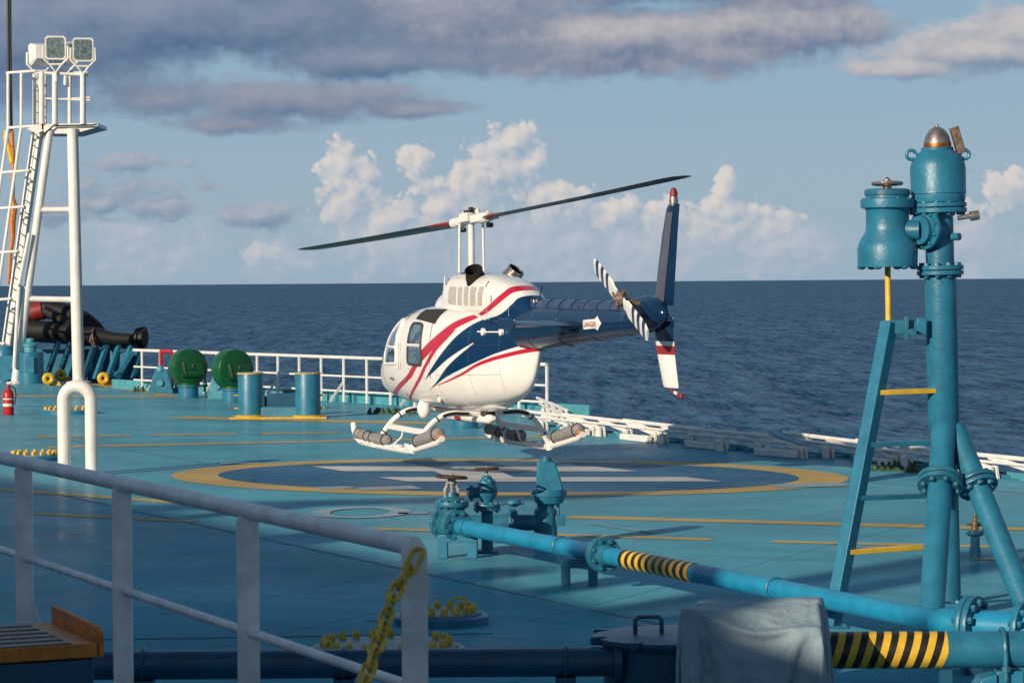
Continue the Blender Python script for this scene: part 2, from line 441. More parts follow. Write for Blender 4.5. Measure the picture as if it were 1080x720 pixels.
# bank across the right top
skyc = layer(skyc, [E(1040, 62, 170, 34), E(960, 76, 90, 16), E(1090, 40, 120, 40)],
             40, 2.2, 1.1, 21.4, .04, .55, s255(130, 147, 170), s255(196, 191, 192), off=(10, -14), gain=1.1, opac=.95, bil=.18)
# the big bank along the top: lit to the right, slate blue to the left
skyc = layer(skyc, [E(640, 40, 330, 52), E(820, 30, 190, 44), E(720, -20, 300, 50), E(900, -70, 500, 60), E(500, 20, 200, 60)],
             60, 2.0, 1.15, 31.9, .05, .50, s255(94, 116, 148), s255(186, 182, 186), off=(12, -16), gain=.95, opac=.97, detail=9, sdet=6, bil=.20)
skyc = layer(skyc, [E(180, 20, 420, 78, 1.1), E(60, 40, 260, 90, 1.2), E(120, -60, 560, 90, 1.2), E(380, 60, 230, 30, .9)],
             55, 2.0, 1.2, 44.3, .05, .60, s255(82, 108, 142), s255(138, 150, 170), off=(14, -20), gain=.85, opac=.97, detail=9, sdet=6, bil=.14)
nt.put(bg.inputs['Color'], skyc)
try: w.cycles.sampling_method = 'MANUAL'; w.cycles.sample_map_resolution = 512
except Exception: pass

# ------------------------------------------------------------------ sea
def sea_mat():
    m, nt, b = newmat('open_sea')
    co = nt.node('ShaderNodeTexCoord').outputs['Object']
    mp = nt.node('ShaderNodeMapping'); mp.inputs['Rotation'].default_value = (0, 0, R(8)); mp.inputs['Scale'].default_value = (1.9, .42, 1)
    nt.put(mp.inputs['Vector'], co); v = mp.outputs[0]
    n1 = nt.noise(v, .045, 3, .55); n2 = nt.noise(v, .16, 5, .65, .4); n3 = nt.noise(v, .50, 4, .6)
    h = nt.m('ADD', nt.m('MULTIPLY', n1, 9.0), nt.m('ADD', nt.m('MULTIPLY', n2, 2.4), nt.m('MULTIPLY', n3, .35)))
    nt.put(b.inputs['Normal'], nt.bump(h, 1.0, 1.0))
    big = nt.noise(co, .0012, 4, .6)
    chop = nt.step(nt.m('MULTIPLY_ADD', n2, .55, nt.m('MULTIPLY', n3, .45)), .36, .66)
    c = nt.mix(nt.step(big, .3, .7), (.027, .097, .200), (.035, .114, .226))
    nt.put(b.inputs['Base Color'], c)
    b.inputs['Roughness'].default_value = .9; b.inputs['Specular IOR Level'].default_value = 0
    gl = nt.node('ShaderNodeBsdfGlossy'); gl.inputs['Roughness'].default_value = .28
    nt.put(gl.inputs['Normal'], b.inputs['Normal'].links[0].from_socket)
    rp = nt.step(nt.m('ADD', nt.m('MULTIPLY', n1, .30), nt.m('MULTIPLY_ADD', n2, .5, nt.m('MULTIPLY', n3, .2))), .38, .62)
    ms = nt.node('ShaderNodeMixShader'); nt.put(ms.inputs[0], nt.m('MULTIPLY_ADD', rp, .26, .02))
    nt.l.new(b.outputs[0], ms.inputs[1]); nt.l.new(gl.outputs[0], ms.inputs[2])
    nt.l.new(ms.outputs[0], nt.n['Material Output'].inputs['Surface'])
    return m
M['sea'] = sea_mat()
SEA_Z = -19.0
mb = MB(); S_ = 90000
mb.flat([(-S_, -S_, SEA_Z), (S_, -S_, SEA_Z), (S_, S_, SEA_Z), (-S_, S_, SEA_Z)])
tag(mb.build('sea', M['sea'], smooth=0), kind='structure')

# ------------------------------------------------------------------ deck and hull
RAIL0, RAIL1 = G(150, 412), G(577, 438)
HINGE = [G(577, 440), G(618, 458), G(700, 467), G(826, 481), G(941, 491), G(1065, 506)]
last = HINGE[-1] + EDIR * 45
far_ = RAIL0 + (RAIL0 - RAIL1).normalized() * 70
edge = [far_ + EOUT * .5, RAIL0 + EOUT * .35, RAIL1 + EOUT * .35] + [p + EOUT * .45 for p in HINGE[1:]] + [last + EOUT * .45]
left = [p - EOUT * 46 for p in (last, far_)]
poly = edge + left
mb = MB(); mb.flat([(p.x, p.y, 0) for p in reversed(poly)])
tag(mb.build('deck', M['deck'], smooth=0), kind='structure')
mb = MB(); mb.prism([(p.x, p.y, SEA_Z - 3) for p in poly], (0, 0, -SEA_Z + 3 - .02))
tag(mb.build('hull', M['navy_teal'], smooth=0), 'dark blue hull of the tanker below the teal deck', 'ship', kind='structure')

M['seam'] = paint('grimy_weld_seam', (.03, .10, .14), .6, .2, 3)
# ---- painted markings (thin sheets)
lay = [0]
def sheet(name, polys, mat, z=.004):
    mb = MB()
    for p in polys:
        p = [V((q.x, q.y, z)) for q in p]
        nrm = (p[1] - p[0]).cross(p[2] - p[0])
        mb.flat(p if nrm.z > 0 else list(reversed(p)))
    return tag(mb.build(name, mat, smooth=0), kind='structure')
def linepoly(a, b_, w):            # a deck line between two photo points, w metres wide
    p, q = G(*a), G(*b_); t = (q - p).normalized(); n = V((-t.y, t.x, 0)) * (w / 2)
    return [p - n, q - n, q + n, p + n]
LINES = [((600, 545), (1125, 559), .34), ((366, 556.5), (750, 569), .22), ((815, 571), (1046, 576.5), .20), ((-20, 515), (200, 530.5), .25), ((36, 541.5), (205, 550), .20),
         ((50, 471.5), (612, 459.5), .42), ((160, 458.8), (250, 457.4), .40), ((275, 457.3), (358, 456.2), .40), ((38, 460.8), (138, 459.2), .40),
         ((-10, 417.5), (186, 418.5), .55), ((660, 461.5), (700, 462.0), .30)]
sheet('yellow_line_markings', [linepoly(*l) for l in LINES], M['mark_yellow'])
sheet('yellow_edge_markings', [linepoly((186, 440), (460, 446.5), .75), [G(88, 404.5), G(104, 404.5), G(190, 417.4), G(168, 417.2)]], M['mark_yellow'], .004)
CX, CY = -.13, 35.45
ELR = Matrix.Rotation(R(-22), 3, 'Z')
def ell(ax, ay, n=96): return [V((CX, CY, 0)) + ELR @ V((ax * math.cos(2 * PI * k / n), ay * math.sin(2 * PI * k / n), 0)) for k in range(n)]
o1, o2 = ell(4.50, 3.30), ell(3.88, 2.76)
mb = MB()
zr = .004
mb.loft([[V((p.x, p.y, zr)) for p in o2], [V((p.x, p.y, zr)) for p in o1]], caps=False)
o = mb.build('landing_circle_marking', M['mark_yellow'], smooth=0); tag(o, kind='structure')
sheet('blue_disc_marking', [o2], M['mark_blue'], .004)
def hbar(l, r, t0, cut):           # a bar of the H: photo points of its two tips on the centre line, its depth, the slant of its ends
    p, q = G(*l), G(*r)
    c = -EDIR * (t0 / 2 / .89)
    return [p - c, q - c, q + c, p + c]
sheet('letter_h_marking', [hbar((345, 494.5), (650, 494.8), 1.0, 0), hbar((415, 505.8), (742, 505.6), .80, 0)], M['mark_white'], .008)
sheet('letter_h_bar_marking', [[G(478, 506), G(548, 506), G(520, 495), G(452, 495)]], M['mark_white'], .0115)
def ringpoly(px, py, rx, ry, w_):
    c = G(px, py); out = []
    n = 28
    for k in range(n):
        a0, a1 = 2 * PI * k / n, 2 * PI * (k + 1) / n
        f = lambda a, s: c + V((math.cos(a) * (rx - s), math.sin(a) * (ry - s), 0))
        out.append([f(a0, 0), f(a1, 0), f(a1, w_), f(a0, w_)])
    return out
fm = ringpoly(380, 540.5, .55, .75, .22)
for a_, b_, w_ in [((335, 515), (372, 514), .35), ((378, 516), (440, 514), .5), ((588, 487), (668, 488), .4), ((600, 484), (640, 484), .3), ((818, 513), (892, 511), .55), ((232, 489), (274, 488), .4), ((620, 552), (688, 562), .05), ((420, 541.5), (452, 541.5), .2)]:
    fm.append(linepoly(a_, b_, w_))
sheet('faded_lettering_marking', fm, M['mark_faint'], .008)
# welded plate seams that stand a little proud
mb = MB()
for a_, b_ in [((60, 521), (722, 664)), ((20, 456), (215, 488)), ((890, 507), (1080, 520)), ((0, 676), (520, 668))]:
    p, q = G(*a_), G(*b_); mb.tube([p + V((0, 0, -.006)), q + V((0, 0, -.006))], .014, 6, caps=False)
tag(mb.build('deck_weld_seams', M['seam']), kind='structure')

# ------------------------------------------------------------------ deckhouse behind and left of the viewer (throws the foreground shade)
HH = 8.0
back = -SHD * (HH / math.tan(SUN_EL))
hs = thing('deckhouse', 'long white deckhouse beside the walkway, outside the view', 'building', tuple(G(28, 507) + back))
def house_block(A, B, t0, t1):
    ed = (B - A).normalized(); nin = V((ed.y, -ed.x, 0))
    if nin.dot(V((0, 0, 0)) - A) < 0: nin = -nin
    A2 = A + back
    P = [A2 + ed * t0, A2 + ed * t1, A2 + ed * t1 + nin * 12, A2 + ed * t0 + nin * 12]
    mb = MB(); mb.prism([(p.x, p.y, 0) for p in P], (0, 0, HH)); mb.build('wall', M['white'], hs, smooth=0)
    k = t0 + 1.5
    while k < t1 - 1:
        for z in (1.6, 4.4, 6.6):
            mb = MB(); mb.box(A2 + ed * k - nin * .02 + V((0, 0, z)), (.7, .06, .8), 0, (ed, nin, UPV)); mb.build('window', M['glass'], hs)
        k += 4.0
UPV = V((0, 0, 1))
HA, HB = G(28, 507), V((.30, 22.0, 0))
house_block(HA, HB, -40, (HB - HA).length)
house_block(HB + V((.0, -.02, 0)), V((2.45, 16.3, 0)), 0, 30)  # angled second block, shaped to bend the edge of the foreground shade
def roof_post(q, w_, d_, h, name='shadow_post'):  # unseen posts added on the roof to cast shadow streaks over the deck
    p = q + back; mb = MB(); mb.box((p.x, p.y, HH + h / 2), (w_, d_, h)); mb.build(name, M['white'], hs, smooth=0)
for qx, qy, w_, d_, h in ((-.76, 18.9, .30, .3, 2.7), (.02, 18.8, .34, .34, 2.5), (-.36, 18.9, .10, .10, 3.1), (.9, 15.6, .3, .3, 1.2), (-.75, 20.9, .30, .3, 1.0), (-1.2, 22.3, .5, .5, .65), (-2.6, 26.2, .8, .6, .5), (-3.6, 29.3, .3, .3, .6)):
    roof_post(V((qx, qy, 0)), w_, d_, h)
# unseen boom added on the roof to cast a shadow band across the landing circle
sh = lambda px, py, z: G(px, py) - SHD * (z / math.tan(SUN_EL))
mb = MB()
bz = 9.5
b0, b1 = sh(120, 536, bz), sh(655, 522, bz)
b0.z = b1.z = bz
b0 = b0 - (b1 - b0) * 1.0
mb.tube([b0, b1], [.26, .20], 12)
bm_ = thing('shadow_boom', 'long white boom added on the deckhouse roof to cast a shadow, outside the view', 'shadow caster', tuple(b0))
mb.build('boom', M['white'], bm_)
mb = MB(); mb.cyl((b0.x, b0.y, HH), (b0.x, b0.y, bz + .4), .4); mb.build('pedestal', M['white'], bm_)

# ------------------------------------------------------------------ far railing
def far_rail():
    d_ = RAIL1 - RAIL0; L = d_.length; t = d_.normalized()
    root = thing('ship_railing', 'white ship railing with a red section along the deck edge behind the helicopter', 'railing', tuple(RAIL0), group=None)
    zt = .95
    P = lambda u, z, o=0: RAIL0 + t * u + EOUT * o + V((0, 0, z))
    for z, r, nm in ((zt, .036, 'top_rail'), (.56, .022, 'middle_rail'), (.25, .022, 'lower_rail')):
        mb = MB(); mb.tube([P(-.4, z), P(L, z)], r, 8); mb.build(nm, M['white'], root)
    n = 18
    for k in range(n + 1):
        u = L * k / n
        mb = MB(); mb.bar(P(u, .02), P(u, zt - .03), .07, .03, 0, EOUT)
        mb.build('post', M['white'], root)
        if k % 3 == 1:
            mb = MB(); mb.bar(P(u, .45), P(u - .0, .03) - EOUT * .32, .05, .02, 0, t); mb.build('brace', M['white'], root)
    mb = MB()
    u0, u1 = L * .065, L * .098
    mb.bar(P(u0, .03, -.05), P(u0, zt, -.05), .11, .05, 0, EOUT); mb.bar(P(u1, .03, -.05), P(u1, zt, -.05), .05, .05, 0, EOUT); mb.tube([P(u0, zt, -.05), P(u1, zt, -.05)], .045, 8)
    mb.build('red_gate', M['red'], root)
    return P, L, t
RP, RL, RT = far_rail()
mb = MB()
mb.box(RP(RL / 2 - .5, .11, .22), (.03, RL + 3, .22), 0, (EOUT, RT, V((0, 0, 1))))
for k in range(24): mb.box(RP(RL * k / 23, .09, .16), (.10, .03, .18), 0, (EOUT, RT, V((0, 0, 1))))
tag(mb.build('spill_coaming', M['teal_light'], loc=tuple(RP(0, 0))), 'low pale teal spill coaming along the foot of the far railing', 'coaming')

# ------------------------------------------------------------------ collapsed railing to the right
def collapsed_proto():
    root = thing('collapsed_railing', '', 'railing', (0, 0, 0), group='collapsed railing sections along the deck edge')
    X = V((1, 0, 0))          # local +X runs along the edge, away from the viewer
    L = 2.45
    lean = V((1.05, 0, .15))
    mb = MB(); a = V((0, 0, .12)) + lean
    mb.tube([a + V((-.1, 0, 0)), a + V((L, 0, .02))], .030, 10); mb.build('top_rail', M['white'], root, local=True)
    mb = MB(); a = V((0, 0, .12)) + lean * .52
    mb.tube([a + V((-.05, .03, 0)), a + V((L - .1, .03, .01))], .020, 8); mb.build('middle_rail', M['white'], root, local=True)
    for k in range(3):
        x = .15 + k * .98
        mb = MB(); p = V((x, 0, .12)); mb.bar(p, p + lean, .065, .022, 0, (0, 1, 0)); mb.build('post', M['white'], root, local=True)
        mb = MB(); mb.prism([(x - .09, -.05, 0), (x + .09, -.05, 0), (x + .055, -.05, .16), (x - .055, -.05, .16)], (0, .03, 0))
        mb.prism([(x - .09, .03, 0), (x + .09, .03, 0), (x + .055, .03, .16), (x - .055, .03, .16)], (0, .03, 0))
        mb.cyl((x, -.08, .12), (x, .08, .12), .025, None, 10); mb.build('hinge', M['white'], root, local=True)
    mb = MB(); mb.box((.55, .16, .055), (.95, .09, .10)); mb.build('sill', M['white'], root, local=True, bev=.01)
    mb = MB()
    for k in range(5): mb.box((.1 + k * .5, -.16, -.06 + .03 * (k % 2)), (.10, .16, .20))
    mb.box((1.2, -.26, -.02), (2.5, .03, .18))
    mb.build('edge_bracket', M['teal_light'], root, local=True)
    return root
hp = [HINGE[0] - (HINGE[1] - HINGE[0]) * .10] + HINGE[1:] + [HINGE[-1] + EDIR * 9]
seg = [0]
for a_, b_ in zip(hp, hp[1:]): seg.append(seg[-1] + (b_ - a_).length)
def along(s):
    for i in range(len(hp) - 1):
        if s <= seg[i + 1] or i == len(hp) - 2:
            t = (hp[i + 1] - hp[i]).normalized(); return hp[i] + t * (s - seg[i]), t
proto = collapsed_proto()
ORD = ['first', 'second', 'third', 'fourth', 'fifth', 'sixth', 'seventh', 'eighth', 'ninth', 'tenth']
s_ = 2.4; k = 0
while s_ < seg[-1] - 3.5 and k < 10:
    p, t = along(s_)
    o = proto if k == 0 else copy_tree(proto)
    o.matrix_world = Matrix.Translation(p) @ Matrix.Rotation(math.atan2(-t.y, -t.x), 4, 'Z')
    o['label'] = ORD[k] + ' collapsed white railing section counting right from the helicopter skids'
    k += 1; s_ += 2.2

# small dark green fittings that stand in a row at the edge
def fittings(a, b_, n, label):
    p, q = G(*a), G(*b_); mb = MB()
    for i in range(n):
        c = p.lerp(q, i / (n - 1)) + V((random.uniform(-.06, .06), random.uniform(-.08, .08), 0)); r = random.uniform(.03, .065)
        mb.lathe(c, (random.uniform(-.2, .2), 0, 1), [(r * .9, 0), (r * 1.1, .03), (r, .06), (r * .6, random.uniform(.07, .10)), (r * .5, .11), (.01, random.uniform(.115, .15))], 8)
    mb.box((p + q) / 2 + V((0, 0, .012)), ((q - p).length, .18, .02), 0, frame_xy((q - p)))
    return tag(mb.build('pipe_fittings', M['mossgreen'], loc=tuple((p + q) / 2)), label, 'fittings')
def frame_xy(d_):
    x = V((d_.x, d_.y, 0)).normalized(); return (x, V((-x.y, x.x, 0)), V((0, 0, 1)))
fittings((905, 495), (972, 498), 14, 'row of small dark green fittings beside the ladder frame at the deck edge')
fittings((392, 436.5), (442, 437), 12, 'row of small dark green fittings under the nose of the helicopter')
fittings((142, 413), (182, 413.5), 10, 'row of small dark green fittings left of the green vents')

# ------------------------------------------------------------------ mooring bollard, stub, vents
def bollard():
    a, b_ = G(264.5, 440.5), G(325, 440.5)
    root = thing('mooring_bollard', 'teal twin mooring bollard with yellow rims on a yellow deck line', 'bollard', tuple((a + b_) / 2))
    for p in (a, b_):
        mb = MB(); r = .235; h = .80
        mb.lathe(p + V((0, 0, .03)), (0, 0, 1), [(r, 0), (r, h), (r * .97, h + .02), (r * .2, h + .025)], 36)
        post = mb.build('post', M['teal'], root)
        mb = MB(); mb.torus(p + V((0, 0, .03 + h)), (0, 0, 1), r, .014, 40, 8); mb.lathe(p + V((0, 0, .0285)), (0, 0, 1), [(r + .05, 0), (r + .05, .012), (r + .004, .03)], 36)
        mb.build('rim', M['yellow'], post)
        sgn = -1 if p is a else 1
        mb = MB()
        for z in (.18, .42): mb.cyl(p + V((sgn * (r - .02), 0, z)), p + V((sgn * (r + .075), -.02, z)), .016, None, 8)
        mb.build('stopper_pin', M['yellow'], post)
    mb = MB(); t = (b_ - a).normalized()
    c = (a + b_) / 2 + V((0, -.1, .115)); L = (b_ - a).length - .36
    pr = [c - t * (L / 2) + V((0, 0, -.10)), c + t * (L / 2) + V((0, 0, -.10)), c + t * (L / 2) + V((0, 0, .05)), c + t * (L / 2 - .05) + V((0, 0, .09)), c - t * (L / 2 - .05) + V((0, 0, .09)), c - t * (L / 2) + V((0, 0, .05))]
    mb.prism(pr, (0, .2, 0)); mb.build('web_plate', M['teal'], root, bev=.01)
    mb = MB(); mb.box((a + b_) / 2 + V((0, 0, .014)), ((b_ - a).length + .7, .75, .028)); mb.build('base_plate', M['yellow'], root)
bollard()

def stub():
    p = G(491, 451)
    root = thing('deck_stub', 'short teal pipe stub with a black cap standing under the helicopter belly', 'pipe stub', tuple(p))
    mb = MB(); mb.lathe(p, (0, 0, 1), [(.26, 0), (.26, .02), (.22, .03), (.22, .26), (.25, .27), (.25, .31), (.1, .33)], 28); mb.build('body', M['teal'], root)
    mb = MB(); mb.lathe(p + V((0, 0, .33)), (0, 0, 1), [(.12, 0), (.12, .08), (.06, .13)], 18); mb.box(p + V((.02, -.05, .43)), (.26, .06, .08)); mb.build('cap', M['black'], root)
stub()

def vent_proto():
    root = thing('tank_vent', '', 'vent', (0, 0, 0), group='green ventilator heads along the railing')
    mb = MB(); mb.lathe((0, 0, 0), (0, 0, 1), [(.27, 0), (.27, .02), (.22, .03), (.22, .24), (.26, .25), (.26, .28)], 28); mb.build('base', M['teal'], root, local=True)
    mb = MB(); mb.lathe((0, 0, .28), (0, 0, 1), [(.25, 0), (.25, .05), (.19, .07), (.19, .22), (.30, .36)], 28); neck = mb.build('neck', M['green'], root, local=True)
    ax = V((.45, -.89, 0)).normalized()
    c = V((0, 0, .68))
    mb = MB(); mb.lathe(c - ax * .24, ax, [(.30, 0), (.39, .02), (.41, .06), (.41, .34), (.40, .38), (.385, .40)], 40)
    hd = mb.build('drum', M['green'], root, local=True)
    x, y, a = frame(ax)
    mb = MB(); mb.lathe(c + ax * .16, ax, [(.375, 0), (.375, .02), (.30, .05), (.05, .06)], 40)
    mb.build('cover', M['green'], hd, local=True)
    mb = MB(); up = V((0, 0, 1)); sx = ax.cross(up).normalized() * -1
    q = c + ax * .20
    mb.prism([q + sx * -.24 + up * .12, q + sx * .24 + up * .12, q + sx * .27 - up * .17, q + sx * -.20 - up * .17], ax * .07)
    mb.box(q + ax * .05 - up * .19, (.5, .06, .04), 0, (sx, ax, up))
    mb.build('damper_box', M['green'], hd, local=True, bev=.015)
    mb = MB(); mb.bar(q + sx * -.21 + up * .10 + ax * .075, q + sx * -.16 - up * .15 + ax * .075, .03, .012); mb.ball(q + ax * .085 + up * .04, .022)
    mb.build('handle', M['wood_brown'], hd, local=True)
    mb = MB(); mb.cyl(V((.36, .06, 0)), V((.36, .06, .55)), .022); mb.ball(V((.36, .02, .30)), .05); mb.build('lever', M['green'], root, local=True)
    return root
vp = vent_proto()
p = G(199, 419.5); vp.location = p; ROOTM[vp.name] = Matrix.Translation(p); vp['label'] = 'green drum ventilator beside the red railing section'
v2 = copy_tree(vp); v2.location = G(246, 424); v2.scale = (1.03, 1.03, 1.03); v2.rotation_euler = (0, 0, R(6)); v2['label'] = 'green drum ventilator just behind the left bollard post'

def chock(px, py, w_, h, label, mat='teal'):
    p = G(px, py)
    root = thing('mooring_chock', label, 'chock', tuple(p))
    mb = MB(); mb.prism([p + V((-w_ / 2, 0, 0)), p + V((w_ / 2, 0, 0)), p + V((w_ * .25, 0, h)), p + V((-w_ * .18, 0, h))], (0, .3, 0)); mb.build('side_plate', M[mat], root, bev=.01)
    mb = MB(); mb.cyl(p + V((0, -.05, h * .45)), p + V((0, .35, h * .45)), .07, None, 14); mb.ball(p + V((0, .05, h)), .09); mb.build('roller', M['teal_light'], root)
chock(229, 421, .42, .62, 'pale teal gusset plate chock between the two green ventilators', 'teal_light')
chock(169, 415, .60, .55, 'blue teal chock standing before the red railing section', 'teal')
mb = MB(); p = G(297, 432)
mb.box(p + V((0, .1, .16)), (.62, .3, .32)); mb.box(p + V((.36, .05, .18)), (.08, .3, .36)); mb.box(p + V((-.36, .05, .14)), (.08, .3, .28))
tag(mb.build('deck_box', M['navy_teal'], loc=tuple(p), bev=.015), 'low dark box at the railing foot between the bollard posts', 'box')

# ------------------------------------------------------------------ white hoop pipe on deck
def hoop():
    a, b_ = G(68, 501), G(97, 501)
    root = thing('vent_hoop', 'white inverted U shaped vent pipe standing behind the foreground handrail', 'vent pipe', tuple((a + b_) / 2))
    c = (a + b_) / 2; r = (b_ - a).length / 2; t = (b_ - a).normalized(); H = 1.17 - r
    pts = [a + V((0, 0, .0)), a + V((0, 0, H * .5)), a + V((0, 0, H))]
    for k in range(1, 12):
        q = PI - PI * k / 12; pts.append(c + t * (r * math.cos(q)) + V((0, 0, H + r * math.sin(q))))
    pts += [b_ + V((0, 0, H)), b_ + V((0, 0, H * .5)), b_]
    mb = MB(); mb.tube(pts, .086, 18); mb.build('bent_pipe', M['white'], root)
    mb = MB()
    for p in (a, b_): mb.lathe(p, (0, 0, 1), [(.14, 0), (.14, .02), (.088, .03)], 24)
    mb.build('foot', M['white'], root)
hoop()

# ------------------------------------------------------------------ bolted hatches
def hatch(px, py, r, n, label, handle=False, h=.07):
    p = G(px, py)
    root = thing('bolted_hatch', label, 'hatch', tuple(p))
    mb = MB(); mb.lathe(p, (0, 0, 1), [(r + .05, 0), (r + .05, h * .8), (r + .03, h)], 48); mb.build('rim', M['teal'], root)
    mb = MB(); mb.lathe(p + V((0, 0, h)), (0, 0, 1), [(r, 0), (r, .014), (r - .02, .018)], 48); mb.build('cover', M['hatch_grey'], root)
    for k in range(n):
        q = 2 * PI * k / n + .13
        c = p + V((math.cos(q) * (r - .06), math.sin(q) * (r - .06), h + .016))
        b = .026
        mb = MB(); mb.lathe(c, (0, 0, 1), [(b, 0), (b * 1.05, .03), (b * .9, .045), (b * .5, .055), (.004, .058)], 8)
        mb.build('bolt', M['yellow_chain'] if py > 600 else M['yellow'], root)
    if handle:
        mb = MB(); c = p + V((r * .45, -.02, h + .015)); mb.tube([c + V((-.05, 0, 0)), c + V((-.05, 0, .085)), c + V((-.03, 0, .105)), c + V((.03, .02, .105)), c + V((.05, .03, .085)), c + V((.05, .03, 0))], .009, 8)
        mb.build('handle', M['yellow_chain'], root)
hatch(465, 657, .30, 16, 'small round bolted hatch with a yellow loop handle behind the chain post', True)
hatch(408, 693, .48, 22, 'wide round bolted hatch half hidden behind the dark low pipe', False)
hatch(36, 485, .36, 16, 'round hatch ringed by bright yellow bolts just behind the left handrail end')
hatch(73, 436, .52, 20, 'far round hatch with yellow bolts seen through the white hoop')

# ------------------------------------------------------------------ fire extinguisher
def extinguisher():
    p = G(9, 437.5)
    root = thing('fire_extinguisher', 'red fire extinguisher standing on deck at the foot of the white tower', 'extinguisher', tuple(p))
    r = .105
    mb = MB(); mb.lathe(p, (0, 0, 1), [(r * .95, 0), (r, .02), (r, .40), (r * .85, .46), (r * .4, .50), (r * .3, .53)], 28); mb.build('cylinder', M['red'], root)
    mb = MB(); mb.lathe(p + V((0, 0, .17)), (0, 0, 1), [(r * 1.012, 0), (r * 1.012, .055)], 28, False); mb.lathe(p + V((0, 0, .30)), (0, 0, 1), [(r * 1.012, 0), (r * 1.012, .025)], 28, False); mb.build('label_band', M['white'], root)
    mb = MB(); mb.cyl(p + V((0, 0, .52)), p + V((0, 0, .58)), .03); mb.bar(p + V((-.02, 0, .58)), p + V((.09, -.02, .63)), .025, .012); mb.build('valve', M['red'], root)
    mb = MB(); mb.tube([p + V((.03, 0, .56)), p + V((.13, 0, .52)), p + V((.15, -.01, .38)), p + V((.12, -.02, .2))], .014, 8); mb.build('hose', M['black'], root)
extinguisher()

